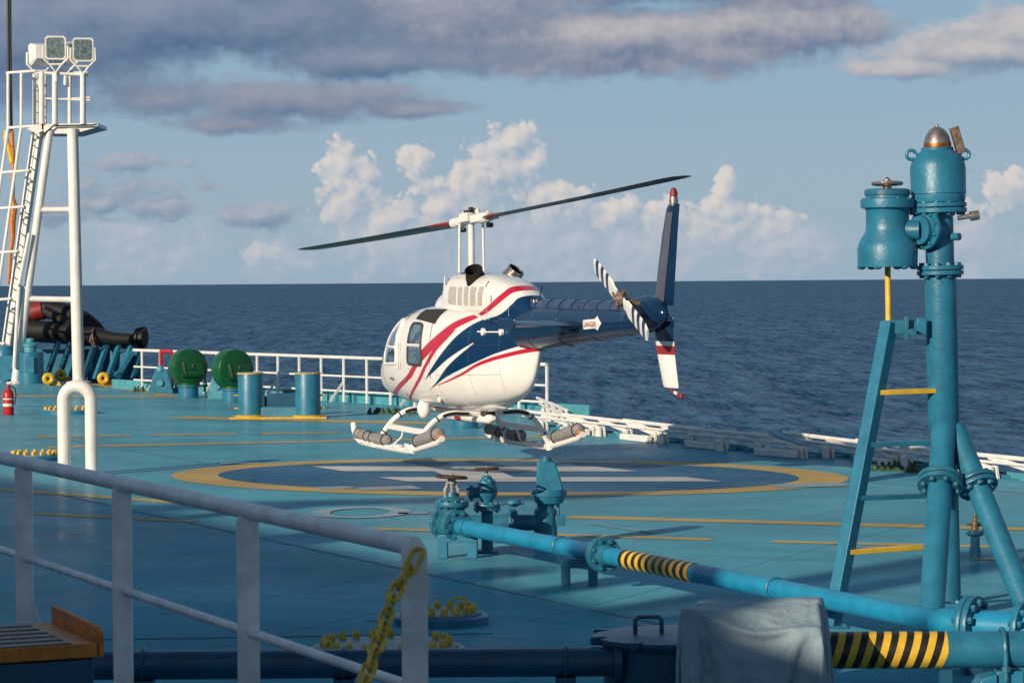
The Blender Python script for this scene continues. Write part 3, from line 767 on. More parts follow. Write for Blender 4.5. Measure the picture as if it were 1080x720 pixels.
# ------------------------------------------------------------------ white floodlight tower
def tower():
    T = lambda px, py, dd=0.0: D(px, py, 70 + dd)
    base = T(50, 403); base.z = 0
    root = thing('floodlight_tower', 'white floodlight tower with caged ladder and platform on the left', 'tower', tuple(base))
    W_ = M['white']
    for nm, pts, r in [('leg', [T(83, 405), T(76.5, 136)], .155), ('leg', [T(16, 405), T(52.5, 136)], .11), ('leg', [T(4, 406, 1.3), T(43, 137, 1.3)], .085)]:
        pts[0].z = 0
        mb = MB(); mb.cyl(pts[0], pts[1], r, r * .92, 20); mb.lathe(pts[0], (0, 0, 1), [(r * 2, 0), (r * 2, .04), (r, .06)], 20); mb.build(nm, W_, root)
    for a, b_ in [((40, 221.5), (78, 221)), ((27, 315), (80, 316))]:
        mb = MB(); mb.cyl(T(*a), T(*b_), .075, None, 12); mb.build('strut', W_, root)
    # platform
    mb = MB(); a = T(44, 131); b_ = T(103, 130)
    mb.prism([a, b_, b_ + V((.02, 0, -.10)), T(96, 136) , T(78, 141), T(48, 141), a + V((0, 0, -.12))], (0, 1.5, 0)); mb.build('platform', W_, root)
    mb = MB(); a = T(26, 134); mb.prism([T(28, 136), T(46, 129), T(46, 137), T(40, 141)], (0, .7, 0)); mb.build('ladder_landing', W_, root)
    mb = MB(); mb.tube([T(43, 148, -.1), T(48, 140, -.1), T(56, 133, -.1), T(98, 132, -.1), T(102.5, 131, -.1)], .022, 6); mb.build('cable', M['black'], root)
    # platform railing
    for px, dd, y0 in ((44, 0, 131), (47.5, 1.4, 131), (58, 0, 131), (73.5, 1.4, 131), (87.5, 0, 131), (36.5, 1.0, 131)):
        mb = MB(); rr = .075 if px in (58, 87.5, 44) else .05
        mb.cyl(T(px, y0, dd), T(px, 76 if px != 36.5 else 80, dd), rr, None, 12); mb.build('post', W_, root)
    mb = MB(); mb.tube([T(43, 77), T(92, 79)], .04, 8); mb.tube([T(36, 77, 1.4), T(93, 77, 1.4)], .04, 8); mb.tube([T(92, 79), T(93, 77, 1.4)], .04, 8); mb.build('top_rail', W_, root)
    mb = MB(); mb.tube([T(43, 104), T(95, 106)], .025, 8); mb.tube([T(42, 106, 1.4), T(95, 103, 1.4)], .025, 8); mb.build('middle_rail', W_, root)
    # ladder: stringers, rungs
    def lx(y): return 36 if y < 133 else 36 - (y - 133) * .142
    mb = MB()
    for o_ in (0.0, 6.0):
        mb.tube([T(lx(y) + o_ * .55, y, 1.0 + o_ * .09) for y in (78, 133, 200, 300, 404)], .042, 8)
    for i in range(28):
        y = 84 + i * 11.6; mb.cyl(T(lx(y), y, 1.0), T(lx(y) + 3.3, y, 1.54), .018, None, 6)
    mb.build('ladder', W_, root)
    # cage: hoops reaching out to the left, straps up along them
    hoopw = 30
    strap = {0: [], 1: [], 2: [], 3: []}
    for y in (75, 133, 180, 218, 265, 315, 362):
        mb = MB(); x0 = lx(y)
        pts = []
        for i in range(13):
            q = PI * i / 12
            pts.append(T(x0 + 1.5 - math.sin(q) * hoopw, y + (2.0 * math.sin(q)), 1.0 + .45 * math.cos(q) * -1))
        for sa in strap: strap[sa].append(pts[(2, 5, 7, 10)[sa]])
        mb.tube(pts, .038, 8); mb.build('cage_hoop', W_, root)
    for sa in strap:
        mb = MB(); mb.tube(strap[sa], .04, 8); mb.build('cage_bar', W_, root)
    mb = MB(); mb.tube([T(20, 300, -.2), T(31, 246, -.2)], .05, 8); mb.build('conduit', W_, root)
    mb = MB(); mb.tube([T(15, 388, -.2), T(20, 302, -.2)], .05, 8); mb.build('conduit', W_, root)
    # floodlights
    def flood(px, py, dd, turn, front):
        c = T(px, py, dd); ax = V((math.sin(turn), -math.cos(turn), -.12)).normalized(); x, y, a = frame(ax)
        mb = MB(); w2, h2 = .265, .30
        rr = [[c + a * z + x * (sx * w2 * k) + y * (sy * h2 * k) for sx, sy in ((-1, -.8), (-.8, -1), (.8, -1), (1, -.8), (1, .8), (.8, 1), (-.8, 1), (-1, .8))] for z, k in ((-.36, .55), (-.30, .66), (-.05, .95), (0, 1.0), (.03, 1.0))]
        mb.loft(rr); fl = mb.build('floodlight', W_, root)
        mb = MB(); mb.loft([[c + a * z + x * (sx * w2 * k) + y * (sy * h2 * k) for sx, sy in ((-1, -.8), (-.8, -1), (.8, -1), (1, -.8), (1, .8), (.8, 1), (-.8, 1), (-1, .8))] for z, k in ((.0301, .86), (.036, .84))]); mb.build('lens', M['lens'], fl)
        mb = MB(); pts = [c + x * (-w2 - .04) + y * .05, c + x * (-w2 - .05) - y * .25, c + x * (-w2 * .6) - y * .42, c + x * (w2 * .6) - y * .42, c + x * (w2 + .05) - y * .25, c + x * (w2 + .04) + y * .05]
        mb.tube(pts, .03, 8); mb.tube([c - x * .14 - y * .43, c - y * .62 + a * -.02, c + x * .14 - y * .43], .03, 8); mb.tube([c - y * .60, c - y * .85], .045, 8); mb.build('bracket', W_, fl)
    flood(58.5, 50.5, -.15, R(6), True)
    flood(87.5, 52.5, -.15, R(10), True)
    flood(41, 58, 1.0, R(200), False)
    flood(70, 56, 1.4, R(165), False)
tower()

def rope():
    T = lambda px, py, dd=0.0: D(px, py, 72 + dd)
    top = T(6.5, -420); a = T(9, 40)
    root = thing('hoist_wire', 'dark hoist wire with yellow and orange rope hanging beside the tower ladder cage', 'wire', tuple(T(10, 330)))
    mb = MB(); mb.tube([T(6, -420), T(9.3, 75), T(11.5, 140)], .045, 8); mb.tube([T(8.5, -420), T(11.3, 75), T(12.5, 140)], .03, 8); mb.build('steel_wire', M['black'], root)
    mb = MB(); mb.tube([T(7, 138), T(6, 146), T(10, 158), T(13, 172)], .07, 8); mb.build('yellow_sling', M['yellow'], root)
    mb = MB(); mb.tube([T(12.5, 138), T(14, 170), T(13.5, 208), T(15, 218), T(13, 232), T(13.5, 250), T(11, 268), T(9, 300)], [.05, .05, .05, .09, .09, .06, .05, .04], 8); mb.build('orange_sling', M['orange'], root)
rope()

# ------------------------------------------------------------------ hose rack far left
def hoses():
    Dp = 73.0
    T = lambda px, py, dd=0.0: D(px, py, Dp + dd)
    base = T(90, 400); base.z = 0
    root = thing('hose_rack', 'teal steel rack of slanted struts under the black cargo hoses', 'rack', tuple(base))
    def g0(px, dd=0): p = T(px, 400, dd); p.z = 0; return p
    for px in range(48, 140, 13):
        mb = MB(); p = g0(px, -.2); q = T(px + 15, 357, .1); mb.bar(p, q, .14, .10); mb.build('strut', M['teal'] if px > 95 else M['navy_teal'], root)  # left struts take the darker colour to stand for shade on them
    for px in (100, 118, 143):
        mb = MB(); mb.cyl(g0(px + 2, .5), T(px, 366, .5), .12, None, 12); mb.build('post', M['teal'], root)
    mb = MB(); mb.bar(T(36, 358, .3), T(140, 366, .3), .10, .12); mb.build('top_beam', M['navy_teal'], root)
    mb = MB(); mb.box(T(70, 383, .9), (2.6, .08, .75)); mb.box(T(122, 388, 1.0), (1.5, .08, .85)); mb.build('back_plate', M['teal'], root)
    mb = MB()
    mb.prism([g0(120), g0(133), T(133, 371), T(126, 373)], (0, .3, 0)); mb.build('gusset', M['teal'], root)
    mb = MB(); mb.bar(g0(121, -.8), T(142, 368, -.6), .18, .10); mb.bar(g0(118, -.9), T(124, 394, -.8), .26, .16); mb.build('stay', M['teal'], root)
    # the arched hose
    pts = [T(22, 352, .4), T(26, 338, .4), T(34, 329.5, .4), T(46, 326, .4), T(60, 327.5, .4), T(75, 332, .4), T(90, 339, .4), T(101, 347, .4), T(109, 355, .4)]
    a = thing('cargo_hose', 'thick black cargo hose arched over the rack with a red band', 'hose', tuple(pts[0]))
    mb = MB(); mb.tube(pts, [.22, .23, .24, .25, .26, .26, .25, .22, .15], 16); mb.build('arched_hose', M['rubber'], a)
    mb = MB(); mb.tube([T(32, 331, .37), T(38, 328.2, .37), T(45, 326.7, .37)], .265, 16, caps=False); mb.build('red_band', M['dark_red'], a)
    mb = MB(); mb.cyl(T(46, 327, .05), T(78, 345, .0), .13, None, 12); mb.build('inner_hose', M['rubber'], a)
    b_ = thing('cargo_hose', 'straight black cargo hose lying on the rack with an upright end flange', 'hose', tuple(T(150, 362)))
    mb = MB(); mb.tube([T(14, 348), T(60, 349), T(100, 353.5), T(120, 357), T(146, 358)], [.26, .26, .22, .17, .14], 14); mb.build('long_hose', M['rubber'], b_)
    mb = MB(); mb.lathe(T(145, 357), (1, -.35, 0), [(.16, 0), (.30, .02), (.30, .10), (.24, .12), (.22, .22), (.05, .26)], 24)
    mb.ball(T(151.5, 352), .18, 16, 10, 0, (.7, .6, 1.1)); mb.build('end_flange', M['rubber'], b_)
    mb = MB(); mb.torus(T(101, 356, -.1), (1, -.2, .2), .24, .03, 20, 6); mb.tube([T(97, 352, -.25), T(95, 360, -.25), T(101, 366, -.2)], .03, 6); mb.build('lashing', M['wood_brown'], b_)
    # drum
    p = T(33, 405, -3.0); p.z = 0
    c = thing('storage_drum', 'teal steel drum standing left of the hose rack', 'drum', tuple(p))
    r = .30 * 1.05
    mb = MB(); mb.lathe(p, (0, 0, 1), [(r, 0), (r, .30), (r + .012, .31), (r + .012, .33), (r, .34), (r, .78), (r - .02, .80), (.05, .80)], 32); mb.build('body', M['teal'], c)
    mb = MB(); mb.lathe(p + V((-.02, 0, .80)), (0, 0, 1), [(.16, 0), (.16, .14), (.20, .15), (.20, .19), (.1, .25), (.1, .34), (.02, .36)], 20); mb.build('top_valve', M['teal_light'], c)
    mb = MB(); mb.box(p + V((.02, -r - .005, .48)), (.22, .03, .4)); mb.build('panel', M['teal'], c)
    mb = MB(); p2 = g0(5, -2.5); mb.lathe(p2, (0, 0, 1), [(.3, 0), (.3, .8), (.2, .95)], 24); mb.box(p2 + V((.1, -.1, .4)), (.8, .4, .6))
    tag(mb.build('winch_housing', M['teal'], loc=tuple(p2)), 'teal winch housing at the left picture edge behind the tower legs', 'winch')
    for px, py, lab in ((51, 406.5, 'dull yellow roller at the left foot of the hose rack'), (64, 402.5, 'shaded small yellow roller under the middle of the hose rack'), (109, 406, 'bright yellow roller with a ring face right of the hose rack')):
        q = G(px, py); rt = thing('deck_roller', lab, 'roller', tuple(q), group='yellow rollers at the hose rack')
        mb = MB(); mb.torus(q + V((0, 0, .17)), (.3, -1, 0), .095, .06, 24, 10); mb.build('wheel', M['yellow'], rt)
        mb = MB(); mb.prism([q + V((-.05, .1, 0)), q + V((.30, .1, 0)), q + V((.24, .1, .10)), q + V((0, .1, .12))], (0, .08, 0)); mb.build('bracket', M['yellow'], rt)
hoses()

# ------------------------------------------------------------------ helicopter (local +X nose, +Y left side, +Z up, origin under the mast)
TH = R(22.0)
Fw, Lf = V((-math.sin(TH), math.cos(TH), 0)), V((-math.cos(TH), -math.sin(TH), 0))
hub_w = D(497, 232, 36.4)
HM = Matrix(((Fw.x, Lf.x, 0, hub_w.x), (Fw.y, Lf.y, 0, hub_w.y), (0, 0, 1, .265), (0, 0, 0, 1)))
HMI = HM.inverted()
hel = thing('helicopter', 'white helicopter with blue and red swooshes hovering just above the deck landing circle', 'helicopter', mat=HM)

def interp(tab, x):
    """Smooth (monotone cubic) interpolation of table rows [x, a, b, ...] sorted by x."""
    n = len(tab)
    if x <= tab[0][0]: return tab[0][1:]
    if x >= tab[-1][0]: return tab[-1][1:]
    i = max(j for j in range(n - 1) if tab[j][0] <= x)
    x0, x1 = tab[i][0], tab[i + 1][0]; t = (x - x0) / (x1 - x0); out = []
    for k in range(1, len(tab[0])):
        y0, y1 = tab[i][k], tab[i + 1][k]; s = (y1 - y0) / (x1 - x0)
        def slope(j):
            if j == 0: return (tab[1][k] - tab[0][k]) / (tab[1][0] - tab[0][0])
            if j == n - 1: return (tab[-1][k] - tab[-2][k]) / (tab[-1][0] - tab[-2][0])
            a = (tab[j][k] - tab[j - 1][k]) / (tab[j][0] - tab[j - 1][0]); b = (tab[j + 1][k] - tab[j][k]) / (tab[j + 1][0] - tab[j][0])
            return 0 if a * b <= 0 else 2 * a * b / (a + b)
        m0, m1 = slope(i), slope(i + 1); h = x1 - x0
        out.append((2 * t**3 - 3 * t**2 + 1) * y0 + (t**3 - 2 * t**2 + t) * h * m0 + (-2 * t**3 + 3 * t**2) * y1 + (t**3 - t**2) * h * m1)
    return tuple(out)
# X, bottom, top, half width, exponent
BODY = [(-2.34, 1.42, 1.86, .035, 2.0), (-2.25, 1.20, 1.88, .07, 2.0), (-2.12, .99, 1.90, .11, 2.0), (-1.9, .84, 1.91, .175, 2.1), (-1.6, .75, 1.92, .275, 2.25), (-1.2, .665, 1.93, .42, 2.45), (-.6, .59, 1.94, .585, 2.7),
        (0, .56, 1.94, .655, 2.9), (.6, .55, 1.93, .665, 2.9), (1.1, .55, 1.90, .66, 2.8), (1.45, .56, 1.84, .64, 2.6), (1.8, .575, 1.68, .60, 2.4), (2.1, .60, 1.46, .54, 2.3), (2.35, .62, 1.26, .46, 2.2), (2.55, .69, 1.14, .35, 2.1), (2.66, .77, 1.07, .23, 2.0), (2.72, .86, .98, .08, 2.0)]
COWL = [(-2.40, 1.70, 1.86, .10, 2.2), (-2.3, 1.66, 1.95, .15, 2.2), (-2.12, 1.62, 2.06, .215, 2.3), (-1.88, 1.60, 2.17, .28, 2.4), (-1.55, 1.60, 2.26, .33, 2.6), (-1.1, 1.60, 2.32, .355, 2.9), (-.5, 1.60, 2.35, .36, 3.1), (.0, 1.60, 2.35, .35, 3.1), (.18, 1.60, 2.34, .34, 3.0),
        (.24, 1.60, 2.31, .33, 2.9), (.26, 1.60, 2.16, .31, 2.8), (.34, 1.60, 2.135, .30, 2.8), (.62, 1.60, 2.11, .275, 2.6), (.78, 1.60, 2.04, .25, 2.4), (.90, 1.60, 1.95, .22, 2.2), (1.0, 1.60, 1.86, .19, 2.0)]
def ysurf(tab, X, Z):
    b_, t_, w_, n = interp(tab, X); c = (b_ + t_) / 2; h = (t_ - b_) / 2
    q = abs(Z - c) / h
    return w_ * max(0.0, 1 - q ** n) ** (1 / n) if q < 1 else 0.0
def section(tab, X, seg=56, grow=0.0):
    b_, t_, w_, n = interp(tab, X); c = (b_ + t_) / 2; h = (t_ - b_) / 2
    out = []
    for k in range(seg):
        a = 2 * PI * k / seg; cy, cz = math.cos(a), math.sin(a)
        r = (abs(cy) ** n + abs(cz) ** n) ** (-1 / n)
        out.append(V((X, cy * r * (w_ + grow), c + cz * r * (h + grow))))
    return out
def local_from_px(px, py, tab):
    d0 = HMI.to_3x3() @ ray(px, py); o0 = HMI @ EYE
    Y = .5
    for _ in range(14):
        t = (Y - o0.y) / d0.y; p = o0 + d0 * t
        Y = .5 * Y + .5 * max(ysurf(tab, p.x, p.z), .05)
    return p.x, p.z

# livery: edges of the swooshes as curves b = f(a) in a slanted (length, height) frame of the airframe
def ab(X, Z): return (-30 * X + 80 * Z + 60) / 380, (30 * X + 80 * Z + 60) / 380
def edge_pts(pxs, tab): return [ab(*local_from_px(x, y, tab)) for x, y in pxs]
def livery(name, tab, bands, z_blue_x=None):
    """bands: list of (colour, upper edge, lower edge) with edges as photo points along the left flank; later bands cover earlier ones."""
    m, nt, b = newmat(name)
    co = nt.node('ShaderNodeTexCoord').outputs['Object']
    X, Y, Z = nt.sep(co)
    a = nt.m('MULTIPLY', nt.m('ADD', nt.m('MULTIPLY_ADD', X, -30, 60), nt.m('MULTIPLY', Z, 80)), 1 / 380)
    bb = nt.m('MULTIPLY', nt.m('ADD', nt.m('MULTIPLY_ADD', X, 30, 60), nt.m('MULTIPLY', Z, 80)), 1 / 380)
    nz = nt.noise(co, 2.2, 4, .6)
    col = nt.mix(nt.step(nz, .3, .7), (.76, .75, .72), (.82, .81, .79))
    for colr, up, lo in bands:
        pu, pl = edge_pts(up, tab), edge_pts(lo, tab)
        a0 = max(min(p[0] for p in pu), min(p[0] for p in pl)) if len(up) else 0
        a1 = 9.0 if colr is BLUE else min(max(p[0] for p in pu), max(p[0] for p in pl))
        def clean(ps):
            ps = sorted(ps); out = []
            for p in ps:
                p = (min(max(p[0], .0), 1.0), min(max(p[1], 0), 1))
                if not out or p[0] - out[-1][0] > 1e-3: out.append(p)
            return out
        fu, fl = nt.curve(a, clean(pu)), nt.curve(a, clean(pl))
        e = .0016
        msk = nt.m('MULTIPLY', nt.step(nt.m('SUBTRACT', fu, bb), -e, e), nt.step(nt.m('SUBTRACT', bb, fl), -e, e))
        msk = nt.m('MULTIPLY', msk, nt.m('MULTIPLY', nt.step(a, a0 - e, a0 + e), nt.step(a, a1 + .5, a1 + .5 + e) if False else nt.m('SUBTRACT', 1, nt.step(a, a1 - e, a1 + e))))
        col = nt.mix(msk, col, colr)
    if z_blue_x is not None:
        pass
    nt.put(b.inputs['Base Color'], col)
    # oil film and dust along the belly and behind the exhausts
    nt.put(b.inputs['Roughness'], nt.m('MULTIPLY_ADD', nt.noise(co, 6, 4, .6), .16, .16))
    b.inputs['Coat Weight'].default_value = .25; b.inputs['Coat Roughness'].default_value = .08
    return m
BLUE, REDC, WHT = (.0035, .030, .092), (.48, .014, .040), (.79, .78, .755)
BU = [(442, 414), (447, 403), (455, 388), (463, 376), (474, 362), (484, 352), (500, 341), (509, 336.5), (517, 329), (526, 318)]
BL2 = [(440, 421.5), (456, 409), (470, 398), (482, 391.5), (506, 380), (525, 372), (575, 357)]
WU = [(440.5, 422.5), (452, 397), (473, 378), (499.5, 361)]
WL = [(452, 412.5), (457, 406.5), (473, 385), (499.5, 362)]
M['livery_body'] = livery('helicopter_livery', BODY, [
    (BLUE, BU, BL2), (WHT, [(436, 424)] + WU[1:], [(446, 418)] + WL[1:]),
    (REDC, [(418, 419), (427, 398), (436, 384), (442, 373), (461, 353), (482, 338), (504, 330.5)], [(424, 422), (433, 399), (441, 386), (449, 377), (462, 363), (477, 349), (490, 341.5), (507, 334)]),
    (REDC, [(433, 422), (438, 404), (449, 382), (458, 366), (470, 353.5), (478, 346)], [(436.5, 424), (441.5, 405), (452, 383.5), (461, 369), (473, 356), (480, 348)]),
    (REDC, [(461, 406), (483, 395), (507, 381), (535, 372), (572, 364)], [(461, 407), (484, 397.5), (507, 385), (535, 376.5), (572, 369)])])
M['livery_cowl'] = livery('helicopter_cowl_livery', COWL, [
    (BLUE, [(494, 347), (516, 335.5), (528, 331), (540, 320.5), (550, 313), (570, 303)], [(494, 353), (516, 345), (528, 343), (540, 340), (555, 338), (572, 335)]),
    (REDC, [(504, 331), (508, 328), (520, 317.5), (531, 308), (543, 302), (565, 295)], [(507, 333), (510, 332), (522, 323.5), (533, 314.5), (545, 307.5), (567, 299)])])

# fuselage
def lofted(tab, xs, name, mat, parent, seg=56):
    mb = MB(); mb.loft([section(tab, x, seg) for x in xs]); return mb.build(name, mat, parent, local=True, smooth=50)
xs = [BODY[0][0] + (BODY[-1][0] - BODY[0][0]) * i / 70 for i in range(71)] + [2.70]
fus = lofted(BODY, sorted(set(xs)), 'fuselage', M['livery_body'], hel, 64)
xs = sorted([-2.40 + 3.40 * i / 60 for i in range(61)] + [.22, .24, .25, .26, .27])
cowl = lofted(COWL, xs, 'engine_cowling', M['livery_cowl'], hel, 48)

def patch(tab, poly, off, side=1, n=14, name='window', mat=None, parent=None, thick=.004):
    """A curved panel: polygon in (X, Z) given as lower and upper edge functions, laid on the flank."""
    xa, xb, lo, up = poly
    mb = MB(); rows = []
    for i in range(n + 1):
        x = xa + (xb - xa) * i / n
        rows.append([V((x, side * (ysurf(tab, x, z) + off), z)) for z in [lo(i / n) + (up(i / n) - lo(i / n)) * j / n for j in range(n + 1)]])
    mb.loft(rows, caps=False, closed=False)
    return mb.build(name, mat, parent, local=True, smooth=60)
def outline(tab, pts, r, side, off=.004):
    return [V((x, side * (ysurf(tab, x, z) + off), z)) for x, z in pts]
def roundrect(c, n=5, rad=.06):
    out = []
    for i in range(len(c)):
        p, q, s_ = V((*c[i - 1], 0)), V((*c[i], 0)), V((*c[(i + 1) % len(c)], 0))
        a = q + (p - q).normalized() * min(rad, (p - q).length * .4); b = q + (s_ - q).normalized() * min(rad, (s_ - q).length * .4)
        for k in range(n + 1):
            t = k / n; v = a * (1 - t) ** 2 + q * (2 * t * (1 - t)) + b * t * t; out.append((v.x, v.y))
    return out
def densify(pts, n=4):
    out = []
    for i in range(len(pts)):
        a, b = pts[i], pts[(i + 1) % len(pts)]
        for k in range(n): out.append((a[0] + (b[0] - a[0]) * k / n, a[1] + (b[1] - a[1]) * k / n))
    return out
def fillpatch(tab, pts, off, side, name, mat, parent):
    c = (sum(p[0] for p in pts) / len(pts), sum(p[1] for p in pts) / len(pts))
    mb = MB(); rows = []
    for k in (1, .8, .6, .4, .2, .02): rows.append([V((x, side * (ysurf(tab, x, z) + off), z)) for x, z in [(c[0] + (p[0] - c[0]) * k, c[1] + (p[1] - c[1]) * k) for p in pts]])
    mb.loft(rows, caps=False)
    return mb.build(name, mat, parent, local=True, smooth=60)
WIN = {'front': [(1.14, 1.14), (1.76, 1.12), (1.60, 1.48), (1.36, 1.72), (1.16, 1.75)], 'rear': [(.14, 1.14), (.66, 1.15), (.64, 1.69), (.30, 1.69), (.20, 1.64)]}
DOORS = {'front': [(1.06, .64), (1.86, .68), (1.92, 1.00), (1.78, 1.40), (1.46, 1.80), (1.06, 1.83)], 'rear': [(-.12, .64), (.98, .64), (.98, 1.83), (-.02, 1.83), (-.12, 1.6)]}
for side in (1, -1):
    for nm in ('front', 'rear'):
        dp = densify(roundrect(DOORS[nm], 5, .10), 3)
        d_ = fillpatch(BODY, dp, .003, side, 'door', M['livery_body'], hel)
        mb = MB(); mb.tube(outline(BODY, dp, .004, side, .002), .0045, 5, True, False); mb.build('door_seam', M['seal'], d_, local=True)
        wp = densify(roundrect(WIN[nm], 5, .07), 3)
        fillpatch(BODY, wp, .008, side, 'window', M['glass'], d_)
        mb = MB(); mb.tube(outline(BODY, wp, .0, side, .008), .020, 6, True, False); mb.build('window_frame', M['seal'] if nm == 'rear' else M['white_grey'], d_, local=True)
        mb = MB(); z = 1.40 if nm == 'rear' else 1.36
        xa, xb = (.18, .65) if nm == 'rear' else (1.15, 1.64)
        mb.tube(outline(BODY, [(xa + (xb - xa) * i / 6, z) for i in range(7)], 0, side, .012), .022, 6); mb.build('window_bar', M['heli_white'], d_, local=True)
        hx = .72 if nm == 'rear' else 1.30
        mb = MB(); hz_ = .93; mb.box((hx + .1, side * (ysurf(BODY, hx, hz_) + .012), hz_), (.09, .014, .035)); mb.build('handle', M['steel'], d_, local=True, bev=.004)
# windscreen, nose, roof windows
def screen(x0, x1, a0, a1, name, mat, off=.006, n=22, m_=16):
    mb = MB(); rows = []
    for i in range(n + 1):
        x = x0 + (x1 - x0) * i / n
        b_, t_, w_, e = interp(BODY, x); c = (b_ + t_) / 2; h = (t_ - b_) / 2; row = []
        for j in range(m_ + 1):
            f = j / m_; a = (a0(i / n) if callable(a0) else a0) * (1 - f) + (a1(i / n) if callable(a1) else a1) * f
            cy, cz = math.cos(a), math.sin(a); r = (abs(cy) ** e + abs(cz) ** e) ** (-1 / e)
            row.append(V((x, cy * r * (w_ + off), c + cz * r * (h + off))))
        rows.append(row)
    mb.loft(rows, caps=False, closed=False); return mb.build(name, mat, hel, local=True, smooth=60)
for sg in (1, -1):
    g0_ = (lambda t, sg=sg: PI / 2 - sg * .04); g1_ = (lambda t, sg=sg: PI / 2 - sg * (1.42 + .16 * t))
    screen(1.72, 2.58, g0_, g1_, 'windscreen', M['glass_blue'])
    screen(1.06, 1.46, lambda t, sg=sg: PI / 2 - sg * .10, lambda t, sg=sg: PI / 2 - sg * .72, 'roof_window', M['glass_blue'])
    screen(2.45, 2.60, lambda t, sg=sg: -PI / 2 + sg * .25, lambda t, sg=sg: -PI / 2 + sg * .8, 'chin_window', M['glass'])
# dark intake screens on the roof sides
for sg in (1, -1):
    screen(-.16, .62, lambda t, sg=sg: PI / 2 - sg * .60, lambda t, sg=sg: PI / 2 - sg * (.86 + .10 * (1 - t)), 'intake_screen', M['intake'], .010)
# louvres on the cowl sides
for sg in (1, -1):
    for (x0, x1) in ((-.06, -.34), (-.42, -.56), (-.64, -.78), (-.86, -1.04), (-1.12, -1.26)):
        fillpatch(COWL, densify(roundrect([(x0, 1.93 + .02 * (x0 > -.2)), (x1, 1.93), (x1, 2.17 - .0 * abs(x1)), (x0, 2.18)], 3, .02), 3), .004, sg, 'louver_vent', M['louver'], cowl)
    for pts in ([(.12, 2.28), (.10, 2.20)], [(-1.28, 2.24), (-1.30, 2.17)], [(-1.52, 2.06), (-1.54, 1.98)]):
        mb = MB(); mb.tube(outline(COWL, pts, 0, sg, .004), .008, 5)
        mb.build('panel_latch', M['seal'], cowl, local=True)
    mb = MB()
    for X0, X1, Z0, Z1 in ((-1.40, -1.40, 1.75, 2.22), (-.0, -1.4, 1.86, 1.86), (-1.95, -1.95, 1.8, 2.06)):
        mb.tube(outline(COWL, [(X0 + (X1 - X0) * i / 8, Z0 + (Z1 - Z0) * i / 8) for i in range(9)], 0, sg, .0), .0035, 5)
    mb.build('cowl_seam', M['louver'], cowl, local=True)
# panel seams on the flanks
for sg in (1, -1):
    for pts in ([(-.30, .62), (-.30, 1.80)], [(-1.05, .72), (-1.05, 1.84)], [(-1.62, .86), (-1.62, 1.85)], [(-.30, 1.02), (-1.62, 1.06)], [(-1.05, 1.42), (-1.62, 1.44)]):
        (x0, z0), (x1, z1) = pts
        mb = MB(); mb.tube(outline(BODY, [(x0 + (x1 - x0) * i / 14, z0 + (z1 - z0) * i / 14) for i in range(15)], 0, sg, .0), .0022, 5); mb.build('panel_seam', M['seal'], fus, local=True)
# steps and fuel cap bar on the flank
for sg in (1,):
    y = lambda x, z: sg * (ysurf(BODY, x, z) + .03)
    xa, za = local_from_px(511, 350, BODY); xb, zb = local_from_px(530, 350, BODY); xc, zc = local_from_px(506, 349.5, BODY)
    mb = MB(); mb.tube([(xc, y(xc, zc), zc), (xa, y(xa, za), za), (xb, y(xb, zb), zb)], .010, 8)
    for x_, z_ in ((xa, za), (xb, zb)): mb.lathe((x_, y(x_, z_) - .03, z_), (0, 1, 0), [(.05, 0), (.05, .035), (.03, .045)], 16)
    mb.build('grab_bar', M['heli_white'], hel, local=True)
mb = MB(); xa, za = local_from_px(463, 420, BODY)
mb.box((xa, ysurf(BODY, xa, za), za), (.10, .03, .10)); mb.build('foot_step', M['heli_white'], hel, local=True, bev=.012)
# belly: skid fairings, hook, bottles
mb = MB(); mb.loft([section([(-1.1, .60, .8, .12, 2), (-.9, .555, .8, .18, 2.2), (0, .53, .8, .22, 2.4), (1.0, .53, .8, .22, 2.2), (1.35, .57, .8, .12, 2)], x, 28) for x in [-1.1 + 2.45 * i / 20 for i in range(21)]]); mb.build('belly_fairing', M['heli_white'], hel, local=True)
mb = MB(); mb.tube([(.62, .10, .47), (.60, .10, .45), (-.7, .02, .45), (-.8, .02, .47)], [.04, .062, .062, .03], 14); mb.build('float_bottle', M['heli_white'], hel, local=True)
mb = MB(); mb.tube([(.32, .083, .45), (.12, .071, .45)], .0635, 14, caps=False); mb.build('bottle_band', M['blade_red'], hel, local=True)
mb = MB()
mb.ball((.72, .42, .54), .115, 16, 10, 0, (1.0, .8, 1.2)); mb.build('crosstube_fairing', M['heli_white'], hel, local=True)
mb = MB(); mb.ball((.72, -.42, .54), .115, 16, 10, 0, (1.0, .8, 1.2)); mb.build('crosstube_fairing', M['heli_white'], hel, local=True)
mb = MB(); mb.box((-.55, .0, .50), (.16, .16, .12)); mb.cyl((-.55, 0, .50), (-.55, 0, .38), .03); mb.build('cargo_hook', M['black'], hel, local=True, bev=.02)

